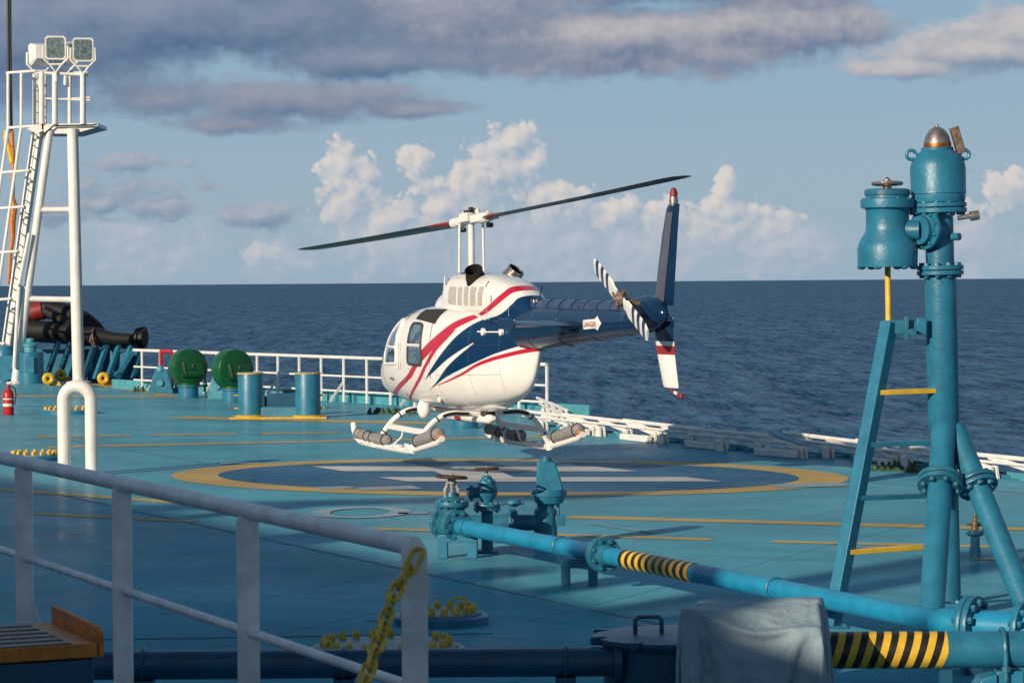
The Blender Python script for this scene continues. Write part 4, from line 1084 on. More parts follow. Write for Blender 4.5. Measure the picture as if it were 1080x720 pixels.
# skid gear
XFr, XRe = 1.10, -.32
TR = .97
def arch(X, sg, X2):
    pts = [V((X, 0, .50)), V((X, sg * .30, .52)), V((X, sg * .46, .525)), V((X, sg * .60, .49)), V((X + (X2 - X) * .4, sg * .74, .385)), V((X + (X2 - X) * .75, sg * .86, .225)), V((X2, sg * TR, .04))]
    out = []
    for i in range(len(pts) - 1):
        p0 = pts[max(i - 1, 0)]; p1 = pts[i]; p2 = pts[i + 1]; p3 = pts[min(i + 2, len(pts) - 1)]
        for k in range(5):
            t = k / 5; out.append(.5 * ((2 * p1) + (p2 - p0) * t + (2 * p0 - 5 * p1 + 4 * p2 - p3) * t * t + (3 * p1 - p0 - 3 * p2 + p3) * t ** 3))
    return out + [pts[-1]]
for X, dx_ in ((XFr - .1, .12), (XRe - .12, .10)):
    for sg in (1, -1):
        pa = arch(X, sg, X + dx_)
        mb = MB(); mb.tube(pa, .038, 12); ct = mb.build('cross_tube', M['heli_white'], hel, local=True)
        mb = MB(); mb.tube([p + V((.05, 0, -.01)) for p in pa[6:26]], .012, 6); mb.tube([p + V((-.045, 0, .0)) for p in pa[4:16]], .02, 8); mb.build('float_hose', M['black'], ct, local=True)
        mb = MB()
        for i in (17, 25): mb.torus(pa[i], (pa[i + 1] - pa[i - 1]), .040, .010, 16, 6)
        mb.build('clamp', M['black'], ct, local=True)
        mb = MB(); q = pa[-1]; mb.cyl(q + V((0, 0, -.03)), q + V((0, -sg * .03, .08)), .055, .045, 12); mb.build('saddle', M['heli_white'], ct, local=True)
for sg in (1, -1):
    mb = MB(); y = sg * TR
    pts = [(2.06, y, .30), (2.02, y, .20), (1.92, y, .11), (1.75, y, .06), (1.3, y, .045), (.6, y, .04), (0, y, .035), (-.2, y, .035), (-.30, y, .045), (-.8, y, .125), (-1.30, y, .21), (-1.42, y, .26)]
    mb.tube(pts, .042, 12); sk = mb.build('skid_tube', M['heli_white'], hel, local=True)
    for x in (1.55, 1.22, .3, -.25):
        mb = MB(); mb.box((x, y, .075), (.22, .11, .05)); mb.build('float_clamp', M['heli_white'], sk, local=True, bev=.01)
    mb = MB(); mb.tube([(-.05, y, .11), (-.25, y, .10), (-1.3, y, .255)], .022, 8)
    mb.build('float_tray', M['heli_white'], sk, local=True)
    for (xa, za, xb, zb, r) in ((1.90, .17, 1.38, .145, .074), (1.30, .135, .62, .135, .077), (-.46, .165, -1.36, .325, .086)):
        mb = MB(); a_, b_ = V((xa, y, za)), V((xb, y, zb)); ps = []; rs = []
        for i in range(17):
            t = i / 16; ps.append(a_.lerp(b_, t)); e = min(t, 1 - t) * (a_ - b_).length
            rs.append(r * (1 - max(0, 1 - e / .07) ** 2 * .55) * (1 + .03 * math.sin(9 * t + xa * 7)))
        mb.tube(ps, rs, 18); fb = mb.build('float_bag', M['cloth_grey'], hel, local=True)
        for t in (.12, .88):
            mb = MB(); mb.torus(a_.lerp(b_, t), b_ - a_, r * .99, .010, 20, 6)
            mb.build('strap', M['black'], fb, local=True)
    mb = MB(); mb.box((-1.37, y, .28), (.07, .09, .06)); mb.build('orange_tag', M['orange'], sk, local=True, bev=.01)
    mb = MB(); mb.bar((1.0, sg * .80, .30), (-.40, sg * .80, .28), .09, .075, 0, (0, 0, 1)); mb.build('boarding_step', M['heli_white'], hel, local=True, bev=.012)
    mb = MB(); mb.tube([(.50, sg * .80, .27), (.46, sg * .84, .18), (.55, sg * .90, .10), (.62, sg * .93, .06)], .014, 6); mb.build('inflation_line', M['heli_white'], sk, local=True)

# tail boom
def boomc(x):
    t = (-2.40 - x) / 3.6
    return 1.665 + .135 * t, .275 - .150 * t
mb = MB(); rings = []
for i in range(31):
    x = -2.0 - 3.55 * i / 30; c, r = boomc(x)
    rings.append([V((x, r * .86 * math.cos(2 * PI * k / 32), c + r * math.sin(2 * PI * k / 32))) for k in range(32)])
mb.loft(rings); boom = mb.build('tail_boom', M['heli_blue'], hel, local=True, smooth=60)
M['shaft_cover'] = paint('shaft_cover_blue', (.03, .05, .12), .25, .2, 4, bump=0)
mb = MB(); rings = []
for i in range(25):
    x = -2.25 - 2.85 * i / 24; c, r = boomc(x); q = .10 if i % 3 else .104
    rings.append([V((x, q * math.cos(PI * k / 12), c + r - .035 + .105 * math.sin(PI * k / 12))) for k in range(13)])
mb.loft(rings, caps=False, closed=False); sc_ = mb.build('driveshaft_cover', M['shaft_cover'], hel, local=True, smooth=30)
for i in range(7):
    x = -2.42 - .38 * i; c, r = boomc(x)
    mb = MB(); mb.torus((x, 0, c + r - .03), (1, 0, 0), .103, .006, 12, 6, arc=(0, 2 * PI)); mb.build('cover_band', M['heli_blue'], sc_, local=True)
mb = MB()
for x in (-2.42, -3.3, -4.2, -5.1):
    c, r = boomc(x); mb.tube([V((x, (r * .86 + .002) * math.cos(2 * PI * k / 40), c + (r + .002) * math.sin(2 * PI * k / 40))) for k in range(40)], .004, 5, True, False)
mb.build('boom_seam', M['shaft_cover'], boom, local=True)
# gearbox fairing at the boom end
mb = MB(); mb.loft([[V((x, r * .75 * math.cos(2 * PI * k / 24), z + r * math.sin(2 * PI * k / 24))) for k in range(24)] for x, r, z in ((-4.85, .13, 1.775), (-5.05, .165, 1.81), (-5.25, .19, 1.845), (-5.45, .205, 1.86), (-5.65, .195, 1.865), (-5.85, .15, 1.86), (-5.99, .08, 1.86), (-6.03, .03, 1.86))])
mb.build('gearbox_fairing', M['heli_blue'], hel, local=True, smooth=60)
def airfoil_loft(stations, name, mats, parent, split=None):
    """stations: (leading-edge point, trailing-edge point, half thickness, thickness direction)"""
    mb = MB(); rings = []
    for le, te, th, td in stations:
        le, te, td = V(le), V(te), V(td); ring = []
        prof = [(0, 0), (.06, .55), (.2, .95), (.4, 1), (.7, .6), (1, .08)]
        for f, h in prof: ring.append(le.lerp(te, f) + td * (h * th))
        for f, h in reversed(prof[1:]): ring.append(le.lerp(te, f) - td * (h * th))
        rings.append(ring)
    mb.loft(rings)
    if split:
        n = len(rings[0])
        for i in range(len(rings) - 1):
            for k in range(n): mb.mi[i * n + k] = split[i]
    return mb.build(name, mats, parent, local=True, smooth=50)
td = (0, 1, 0); fy = -.10
M['fin_edge'] = paint('fin_leading_edge_grey', (.085, .09, .125), .35, .08, 5, bump=0)
up = [(-5.52, -6.00, 1.95, .045), (-5.62, -6.06, 2.35, .042), (-5.74, -6.12, 2.75, .038), (-5.86, -6.17, 3.04, .034), (-5.91, -6.18, 3.09, .026)]
airfoil_loft([((a, fy, z), (b_, fy, z), t, td) for a, b_, z, t in up], 'upper_fin', M['heli_blue'], hel)
mb = MB(); mb.loft([[V((a - .004 - (a - b_) * f, fy + t * .98 * h + .004, z)) for f, h in ((.05, .5), (.2, .95), (.42, 1.0), (.62, .75))] for a, b_, z, t in [(up[0][0] + (up[3][0] - up[0][0]) * i / 8, up[0][1] + (up[3][1] - up[0][1]) * i / 8, 1.98 + 1.02 * i / 8, .045 - .011 * i / 8) for i in range(9)]], caps=False, closed=False)
mb.build('fin_panel', M['fin_edge'], hel, local=True)
lo_ = [(-5.48, -5.98, 1.78, .045, 0), (-5.53, -6.00, 1.60, .045, 0), (-5.545, -6.01, 1.55, .044, 1), (-5.56, -6.02, 1.50, .044, 2), (-5.59, -6.03, 1.40, .043, 1), (-5.73, -6.12, 1.06, .032, 1), (-5.75, -6.12, 1.03, .02, 1)]
airfoil_loft([((a, fy, z), (b_, fy, z), t, td) for a, b_, z, t, _ in lo_], 'lower_fin', [M['heli_blue'], M['heli_white'], M['blade_red']], hel, [q[4] for q in lo_])
mb = MB(); mb.tube([(-5.92, fy, 1.06), (-5.98, fy, .99), (-6.20, fy, .94)], .018, 8); mb.ball((-6.20, fy, .94), .028); ts = mb.build('tail_skid', M['blade_red'], hel, local=True)
mb = MB(); mb.tube([(-6.03, fy, .9786), (-6.11, fy, .9605)], .0195, 8, caps=False); mb.build('tail_skid_band', M['heli_white'], ts, local=True)
mb = MB(); mb.lathe((-6.03, fy, 3.07), (0, 0, 1), [(.045, 0), (.05, .05), (.045, .10)], 16); mb.build('beacon_base', M['steel'], hel, local=True)
mb = MB(); mb.lathe((-6.03, fy, 3.16), (0, 0, 1), [(.042, 0), (.045, .05), (.03, .10), (.005, .115)], 16); mb.build('beacon', M['dark_red'], hel, local=True)
# horizontal stabilizer
st = []
for yy, ch, z in ((-1.02, .40, 1.735), (-1.0, .44, 1.735), (-.22, .50, 1.73), (.22, .50, 1.73), (1.0, .44, 1.735), (1.02, .40, 1.735)): st.append(((-3.55 - (.52 - ch) / 2, yy, z + .01), (-3.55 - (.52 - ch) / 2 - ch, yy, z - .02), .035, (0, 0, -1)))
airfoil_loft(st, 'stabilizer', M['heli_blue'], hel)
for sg in (1, -1):
    mb = MB(); mb.box((-3.80, sg * 1.03, 1.735), (.50, .022, .13)); mb.build('stabilizer_end_plate', M['heli_blue'], hel, local=True, bev=.01)
mb = MB(); mb.ball((-3.62, .27, 1.60), .05, 12, 8, 0, (2.2, .6, .6)); mb.build('stabilizer_fairing', M['wood_brown'], hel, local=True)
# tail rotor on the left of the boom, at rest
hubt = V((-5.52, .33, 2.03))
mb = MB(); mb.cyl((-5.56, .06, 1.96), hubt + V((0, .05, 0)), .04, None, 14); mb.lathe(hubt - V((0, .05, 0)), (0, 1, 0), [(.07, 0), (.085, .03), (.085, .07), (.05, .11), (.02, .14)], 18); mb.cyl(hubt + V((-.11, 0, .10)), hubt + V((.11, 0, -.10)), .022); mb.cyl(hubt + V((-.06, .06, -.08)), hubt + V((.08, .06, .07)), .015)
mb.build('tail_rotor_hub', M['wood_brown'], hel, local=True)
dirb = V((.86, .03, .50)).normalized(); crs = V((-.50, .22, .84)).normalized()
for sg in (1, -1):
    stn = []
    rr = [q * .94 for q in (.10, .17, .24, .36, .365, .44, .445, .52, .525, .60, .605, .68, .685, .76, .765, .83, .835)]
    for r in rr:
        c = .075 if r < .2 else .115
        if r > .77: c = .08
        p = hubt + dirb * (sg * r)
        stn.append((p + crs * c, p - crs * c, .012, dirb.cross(crs)))
    spl = []
    for i in range(len(rr) - 1):
        m_ = (rr[i] + rr[i + 1]) / 2; m_ /= .94; spl.append(0 if m_ < .40 or (.445 < m_ < .52) or (.605 < m_ < .68) or (.765 < m_) else 1)
    airfoil_loft(stn, 'tail_rotor_blade', [M['heli_white'], M['shaft_cover']], hel, spl)
# warning arrow on the boom
def danger():
    X0 = -4.10; c, r = boomc(X0); y0 = r * .86 + .012; z0 = c - .01
    ys = lambda x, z: (lambda cc, rr: rr * .86 * math.sqrt(max(0.02, 1 - ((z - cc) / rr) ** 2)) + .006)(*boomc(x))
    def P(x, z): return V((x, ys(x, z), z))
    pts = [(X0, z0 - .055), (X0 - .36, z0 - .035), (X0 - .36, z0 - .065), (X0 - .50, z0 + .025), (X0 - .36, z0 + .11), (X0 - .36, z0 + .075), (X0, z0 + .055)]
    mb = MB(); c_ = (X0 - .22, z0 + .01)
    mb.loft([[P(c_[0] + (x - c_[0]) * k, c_[1] + (z - c_[1]) * k) for x, z in densify(pts, 4)] for k in (1, .6, .02)], caps=False)
    ar = mb.build('warning_arrow', M['heli_white'], boom, local=True)
    cu = bpy.data.curves.new('lettering', 'FONT'); cu.body = 'DANGER'; cu.size = .085; cu.align_x = 'CENTER'; cu.align_y = 'CENTER'; cu.space_character = 1.05
    tmp = bpy.data.objects.new('lettering_curve', cu); COL.objects.link(tmp)
    bpy.context.view_layer.update()
    me = bpy.data.meshes.new_from_object(tmp.evaluated_get(bpy.context.evaluated_depsgraph_get()))
    bpy.data.objects.remove(tmp)
    t = bpy.data.objects.new('lettering', me); COL.objects.link(t); t.parent = boom
    me.materials.clear(); me.materials.append(M['blade_red'])
    xl, zl = X0 - .20, z0 + .005
    nrm = V((0, 1, .12)).normalized(); xax = V((-1, .03, .05)).normalized(); yax = nrm.cross(xax).normalized()
    t.matrix_local = Matrix((xax, yax, nrm)).transposed().to_4x4(); t.location = P(xl, zl) + nrm * .012
danger()

# exhausts, mast, main rotor
for sg in (1, -1):
    b0 = V((-.72, sg * .20, 2.20)); ax = V((-.50, sg * .42, .80)).normalized()
    mb = MB(); mb.lathe(b0, ax, [(.135, 0), (.13, .12), (.118, .18), (.118, .25), (.108, .25), (.104, .16)], 24, False); ex = mb.build('exhaust_stack', M['chrome'] if sg < 0 else M['soot'], hel, local=True)
    mb = MB(); mb.lathe(b0 + ax * .10, ax, [(.103, 0), (.104, .135)], 24, False); mb.lathe(b0 + ax * .11, ax, [(.10, 0), (.10, .005)], 24); mb.build('exhaust_bore', M['soot'], ex, local=True)
hubz = (HMI @ hub_w).z
mb = MB(); mb.lathe((0, 0, 2.30), (0, 0, 1), [(.16, 0), (.15, .05), (.09, .07), (.07, .12)], 20); mb.build('swashplate', M['black'], hel, local=True)
mb = MB(); mb.lathe((0, 0, 2.3), (0, 0, 1), [(.042, 0), (.042, hubz - 2.32), (.06, hubz - 2.30), (.06, hubz - 2.22), (.045, hubz - 2.18)], 18); mast = mb.build('mast', M['white'], hel, local=True)
mb = MB(); mb.box((0, 0, hubz + .10), (.12, .12, .05)); mb.cyl((0, 0, hubz + .05), (0, 0, hubz + .17), .035); mb.build('mast_nut', M['black'], mast, local=True, bev=.01)
bw = V((.507, -.86, 0)).normalized()                        # near blade, in the world
bl = (HMI.to_3x3() @ bw); blade_dir = V((bl.x, bl.y, .070)).normalized()
side_ = V((0, 0, 1)).cross(blade_dir).normalized(); upn = blade_dir.cross(side_)
hub = V((0, 0, hubz))
for sg in (1, -1):
    mb = MB(); a = hub + side_ * (.17 * sg) * 0 + V((0, 0, 0))
    q = HMI.to_3x3() @ (V((1, 0, 0)) * (.155 * sg))
    mb.cyl(V((q.x * 1.05, q.y * 1.05, 2.36)), V((q.x, q.y, hubz - .02)), .0165, None, 10); mb.ball((q.x, q.y, hubz - .02), .035); mb.build('pitch_link', M['white'], hel, local=True)
mb = MB()
mb.box(hub, (.62, .15, .10), 0, (blade_dir, side_, upn)); mb.box(hub + upn * .03, (.22, .26, .12), 0, (blade_dir, side_, upn))
for sg in (1, -1):
    mb.cyl(hub + blade_dir * (sg * .22), hub + blade_dir * (sg * .50), .075, .065, 14)
    mb.box(hub + blade_dir * (sg * .42) + side_ * .09, (.16, .10, .06), 0, (blade_dir, side_, upn))
    mb.cyl(hub + blade_dir * (sg * .34) + side_ * .06 - upn * .10, hub + blade_dir * (sg * .34) + side_ * .06 + upn * .09, .025)
    mb.lathe(hub + blade_dir * (sg * .18) + upn * .06, upn, [(.035, 0), (.035, .05), (.015, .08)], 10)
hb = mb.build('rotor_hub', M['white'], hel, local=True, bev=.012)
mb = MB()
for sg in (1, -1):
    mb.box(hub + blade_dir * (sg * .36) - upn * .10 + side_ * .07, (.07, .07, .06), 0, (blade_dir, side_, upn)); mb.cyl(hub + blade_dir * (sg * .12) + upn * .08, hub + blade_dir * (sg * .12) + upn * .14, .04)
mb.build('hub_fitting', M['black'], hb, local=True)
for sg in (1, -1):
    d_ = blade_dir if sg > 0 else V((-blade_dir.x, -blade_dir.y, -blade_dir.z))
    s2 = side_ * sg
    stn = []
    for r, ch, th in ((.46, .14, .035), (.62, .24, .032), (.80, .33, .026), (1.05, .33, .022), (1.06, .33, .022), (3.0, .33, .020), (4.6, .33, .018), (4.93, .33, .016), (4.935, .33, .016), (5.08, .28, .010)):
        p = hub + d_ * r + V((0, 0, .004 * r * r * .35))
        tw = s2 * math.cos(R(7 - r)) + V((0, 0, 1)) * math.sin(R(7 - r))
        stn.append((p + tw * (ch * .28), p - tw * (ch * .72), th, d_.cross(tw) * sg))
    bld = airfoil_loft(stn, 'rotor_blade', [M['blade'], M['blade_red'], M['wood_brown']], hel, [1, 1, 1, 0, 0, 0, 0, 0, 2])
# antennas
mb = MB(); mb.tube([(.93, .08, 1.90), (.80, .09, 2.12), (.76, .09, 2.32)], [.018, .014, .008], 8); mb.build('antenna', M['heli_white'], hel, local=True)
mb = MB(); mb.tube([(-2.27, 0, 1.95), (-2.44, .0, 2.18)], [.010, .006], 6); mb.build('antenna', M['black'], hel, local=True)
mb = MB(); mb.box((-2.28, .03, 1.97), (.10, .10, .09)); mb.ball((-2.36, .03, 1.98), .045); mb.build('tail_lamp', M['steel'], hel, local=True, bev=.01)

# ------------------------------------------------------------------ pipe line A with its three valves
ZA = .29
PA0, PA1 = G(489, 555.5, ZA), G(1000, 656.5, ZA)
da = (PA1 - PA0).normalized(); na = V((da.y, -da.x, 0)); UP = V((0, 0, 1))
RA = .073
LA = (PA1 - PA0).length
def onA(px):                       # the point of the pipe's axis under a photo column
    r = ray(px, 600); n = V((r.y, -r.x, 0)); t = -(PA0 - EYE).dot(n) / da.dot(n)
    return PA0 + da * t
pipeA = thing('deck_pipe', 'long bright teal pipe running across the foreground deck with a black and yellow band', 'pipe', tuple(PA0))
fA = onA(637)
mb = MB(); mb.tube([PA0 - da * .06, fA - da * .2], RA, 28, caps=False); mb.tube([fA + da * .1, PA1 + da * .2], RA * .98, 28, caps=False); mb.build('pipe_run', M['teal_bright'], pipeA)
mb = MB(); mb.tube([fA - da * .24, fA - da * .2, fA - da * .05], [RA * 1.02, RA * 1.04, RA * 1.04], 28); mb.tube([fA + da * .02, fA + da * .10, fA + da * .13], [RA * 1.35, RA * 1.05, RA * 1.0], 28); mb.flange(fA - da * .03, da, .145, .034, 8, .019); mb.flange(fA + da * .012, da, .145, .034, 8, .019)
mb.build('flange', M['teal_worn'], pipeA)
for px in (494, 592, 818):
    mb = MB(); c = onA(px); mb.torus(c, da, RA + .004, .011, 28, 8); mb.build('pipe_clamp', M['teal_worn'], pipeA)
def stripes(parent, p0, p1, r, n, shear, name, first_black=True):
    d_ = (p1 - p0); L = d_.length; d_.normalize(); x, y, a = frame(d_); seg = 40; mb = MB()
    sub = 3; N = n * sub
    for i in range(N):
        u0, u1 = L * i / N, L * (i + 1) / N
        for k in range(seg):
            q = [2 * PI * k / seg, 2 * PI * (k + 1) / seg]
            P = lambda u, w_: p0 + d_ * min(max(u + shear * math.sin(w_), 0), L) + (x * math.cos(w_) + y * math.sin(w_)) * r
            mb.add([P(u0, q[0]), P(u0, q[1]), P(u1, q[1]), P(u1, q[0])], [(0, 1, 2, 3)], (i // sub) % 2)
    return mb.build(name, [M['black'], M['yellow']] if first_black else [M['yellow'], M['black']], parent)
stripes(pipeA, onA(660), onA(733), RA * 1.03, 20, .0, 'hazard_band')
def support(parent, px, back=.0, w_=.34, leg=.075, zt=ZA - RA - .005):
    c = onA(px); x = V((1, -.10, 0)).normalized(); y = V((-x.y, x.x, 0))
    mb = MB()
    for s in (-1, 1): mb.box(c + x * (s * (w_ / 2 - leg / 2)) + V((0, 0, zt / 2 - c.z)), (leg, .07, zt), 0, (x, y, UP))
    mb.box(c + V((0, 0, zt - .035 - c.z)) - y * .0022, (w_ + .004, .0744, .07), 0, (x, y, UP))
    mb.build('support_frame', M['teal'], parent, bev=.006)
support(pipeA, 611, w_=.30)
support(pipeA, 483, w_=.36, leg=.09)

def handwheel_valve():
    c = PA0 - da * .27
    v = thing('gate_valve', 'teal gate valve with white rusty yoke and dark handwheel, nearest the chain post', 'valve', tuple(c))
    mb = MB(); mb.lathe(c - da * .16, da, [(.085, 0), (.12, .06), (.135, .16), (.12, .26), (.085, .32)], 28)
    mb.flange(c + da * .135, da, .145, .03, 8, .018); mb.flange(c - da * .15, da, .145, .03, 8, .018); mb.flange(c - da * .185, da, .145, .03, 8, .018)
    mb.cyl(c, c + V((0, 0, .17)), .11, .12, 24); mb.build('body', M['teal_worn'], v)
    mb = MB(); mb.flange(c + V((0, 0, .19)), UP, .155, .045, 10, .017); mb.lathe(c + V((0, 0, .21)), UP, [(.12, 0), (.10, .03), (.05, .05), (.04, .09)], 20); mb.build('bonnet', M['teal_worn'], v)
    mb = MB()
    for s in (-1, 1): mb.tube([c + na * (s * .06) + V((0, 0, .24)), c + na * (s * .065) + V((0, 0, .32)), c + na * (s * .02) + V((0, 0, .42))], .015, 8)
    mb.cyl(c + V((0, 0, .22)), c + V((0, 0, .47)), .013); mb.lathe(c + V((0, 0, .37)), UP, [(.03, 0), (.035, .03), (.03, .06)], 12); mb.build('yoke', M['rusty_white'], v)
    mb = MB(); mb.wheel(c + V((0, 0, .435)), V((.06, .03, 1)), .135, .0135); mb.build('handwheel', M['rusty'], v)
    mb = MB()
    for k in range(12):
        q = 2 * PI * k / 12; x, y, a = frame(da)
        mb.ball(c - da * .168 + (x * math.cos(q) + y * math.sin(q)) * .14, .012, 6, 4)
    mb.build('rust_ring', M['rusty'], v)
handwheel_valve()

def riser_valve():
    b0 = G(514, 582.5); c = V((b0.x, b0.y, 0))
    v = thing('globe_valve', 'smaller teal globe valve with dark handwheel between the gate valve and the actuator', 'valve', tuple(c))
    mb = MB(); mb.cyl(c, c + V((0, 0, .40)), .055, None, 20); mb.lathe(c, UP, [(.10, 0), (.10, .02), (.055, .03)], 20); mb.build('riser', M['teal_worn'], v)
    mb = MB(); mb.flange(c + V((0, 0, .405)), UP, .125, .028, 8, .016); mb.flange(c + V((0, 0, .440)), UP, .125, .028, 8, .016)
    mb.lathe(c + V((0, 0, .455)), UP, [(.05, 0), (.055, .03), (.095, .08), (.10, .12), (.085, .17), (.05, .20), (.05, .24), (.03, .26)], 24)
    mb.cyl(c + V((0, 0, .565)), c + V((-.16, -.03, .555)), .05, None, 16); mb.flange(c + V((-.155, -.03, .555)), (-1, -.2, 0), .075, .03, 6, .014); mb.flange(c + V((0, 0, .65)), UP, .085, .025, 6, .016)
    mb.build('body', M['teal_worn'], v)
    mb = MB(); mb.cyl(c + V((0, 0, .70)), c + V((0, 0, .80)), .012); mb.build('stem', M['rusty_white'], v)
    mb = MB(); mb.wheel(c + V((0, 0, .775)), V((-.03, .03, 1)), .105, .011); mb.build('handwheel', M['rusty'], v)
    mb = MB(); mb.lathe(c + V((-.172, -.034, .555)), (-1, -.2, 0), [(.05, 0), (.05, .004), (.03, .01)], 14); mb.build('blank_plug', M['rusty'], v)
riser_valve()

def actuator():
    b0 = G(575.5, 575); c = V((b0.x, b0.y, 0))
    v = thing('valve_actuator', 'teal valve actuator with a tall tapered hood on a bowl shaped base', 'valve actuator', tuple(c))
    mb = MB(); mb.lathe(c, UP, [(.16, 0), (.16, .02), (.115, .03), (.105, .34), (.08, .36), (.08, .40)], 28)
    z = .22; L_ = D(488, 548, c.y - .05); L_.z = z
    e = c + V((-.12, 0, z)); mb.tube([c + V((0, 0, z)), e, c + V((-.24, -.01, z)), c + V((-.30, -.02, z))], [.075, .075, .078, .078], 20)
    mb.build('stand', M['teal_worn'], v)
    mb = MB(); mb.tube([c + V((-.33, -.02, z)), V((L_.x, L_.y, z))], .078, 20); mb.build('branch_pipe', M['teal_worn'], v)
    mb = MB(); mb.flange(c + V((-.30, -.02, z)), (1, .02, 0), .135, .03, 8, .018); mb.flange(c + V((-.335, -.02, z)), (1, .02, 0), .135, .03, 8, .018); mb.build('flange', M['teal_worn'], v)
    mb = MB(); mb.lathe(c + V((.035, 0, .385)), UP, [(.09, 0), (.13, .02), (.150, .06), (.155, .085), (.168, .09), (.171, .135), (.160, .14), (.158, .15), (.05, .152)], 36); mb.build('bowl', M['teal'], v)
    mb = MB()
    h0, h1 = .53, .80
    prof = lambda y_, k: [c + V((x * k + .02 * (1 - k), y_, z_)) for x, z_ in ((-.085, h0), (.165, h0), (.165, h0 + .04), (.10, h1 - .01), (.085, h1), (-.065, h1), (-.078, h1 - .012))]
    mb.loft([prof(-.125, .93), prof(-.10, 1), prof(.10, 1), prof(.125, .93)]); mb.build('hood', M['teal'], v, bev=.008)
    mb = MB(); mb.lathe(c + V((.01, 0, h1)), UP, [(.055, 0), (.055, .02), (.04, .022), (.04, .04)], 20); mb.box(c + V((.11, -.04, h1 - .01)) , (.02, .05, .03)); mb.build('hood_cap', M['teal'], v)
    mb = MB(); mb.tube([c + V((.12, -.02, .41)), c + V((.125, -.02, .30)), c + V((.12, -.02, .24))], .014, 8); mb.cyl(c + V((.12, -.02, .20)), c + V((.12, -.02, .27)), .045, None, 14); mb.box(c + V((.14, -.04, .24)), (.09, .07, .10)); mb.build('gear_knob', M['teal_worn'], v, bev=.008)
    mb = MB(); mb.tube([c + V((-.42, -.04, .40)), c + V((-.30, -.03, .42)), c + V((-.25, -.03, .41)), c + V((-.20, -.02, .40))], .014, 8); mb.ball(c + V((-.30, -.03, .41)), .05, 10, 8, 0, (1.4, 1, .8)); mb.build('linkage', M['teal_worn'], v)
actuator()

# ------------------------------------------------------------------ pipe B (near, horizontal) with hazard band and U bolt
def pipe_b():
    dB, z = 16.3, .30
    p0, p1 = D(722, 686, dB), D(1180, 687.5, dB - .05); z = p0.z; p1.z = z
    root = thing('deck_pipe', 'wide teal pipe with bold black and yellow stripes running into the canvas cover', 'pipe', tuple(p0))
    r = .108
    mb = MB(); mb.tube([p0, p1], r, 36); mb.build('pipe_run', M['teal'], root)
    q = lambda px: p0 + (p1 - p0) * ((D(px, 686, dB).x - p0.x) / (p1.x - p0.x))
    stripes(root, q(862), q(997), r * 1.015, 17, .035, 'hazard_band', False)
    c = q(1056)
    mb = MB(); mb.torus(c, (p1 - p0), r + .014, .014, 28, 8)
    for s in (-1, 1): mb.cyl(c + V((0, s * (r + .014), 0)), c + V((0, s * (r + .014), -.17)), .014, None, 8)
    mb.lathe(c + V((0, -(r + .014), -.115)), UP, [(.026, 0), (.026, .03)], 6); mb.build('u_bolt', M['teal_worn'], root)
    mb = MB(); mb.box(V((c.x + .03, c.y, (z - r) / 2 - .004)), (.16, .2, z - r - .008)); mb.prism([V((c.x - .24, c.y - .12, 0)), V((c.x - .05, c.y - .12, 0)), V((c.x - .05, c.y - .12, z - r - .02)), V((c.x - .14, c.y - .12, z - r - .05))], (0, .2, 0)); mb.build('saddle_support', M['teal'], root, bev=.008)
    mb = MB(); c2 = q(1000); mb.box(V((c2.x - .02, c2.y + .02, (z - r) / 2 - .004)), (.07, .1, z - r - .008)); mb.build('support_leg', M['navy_teal'], root)
pipe_b()

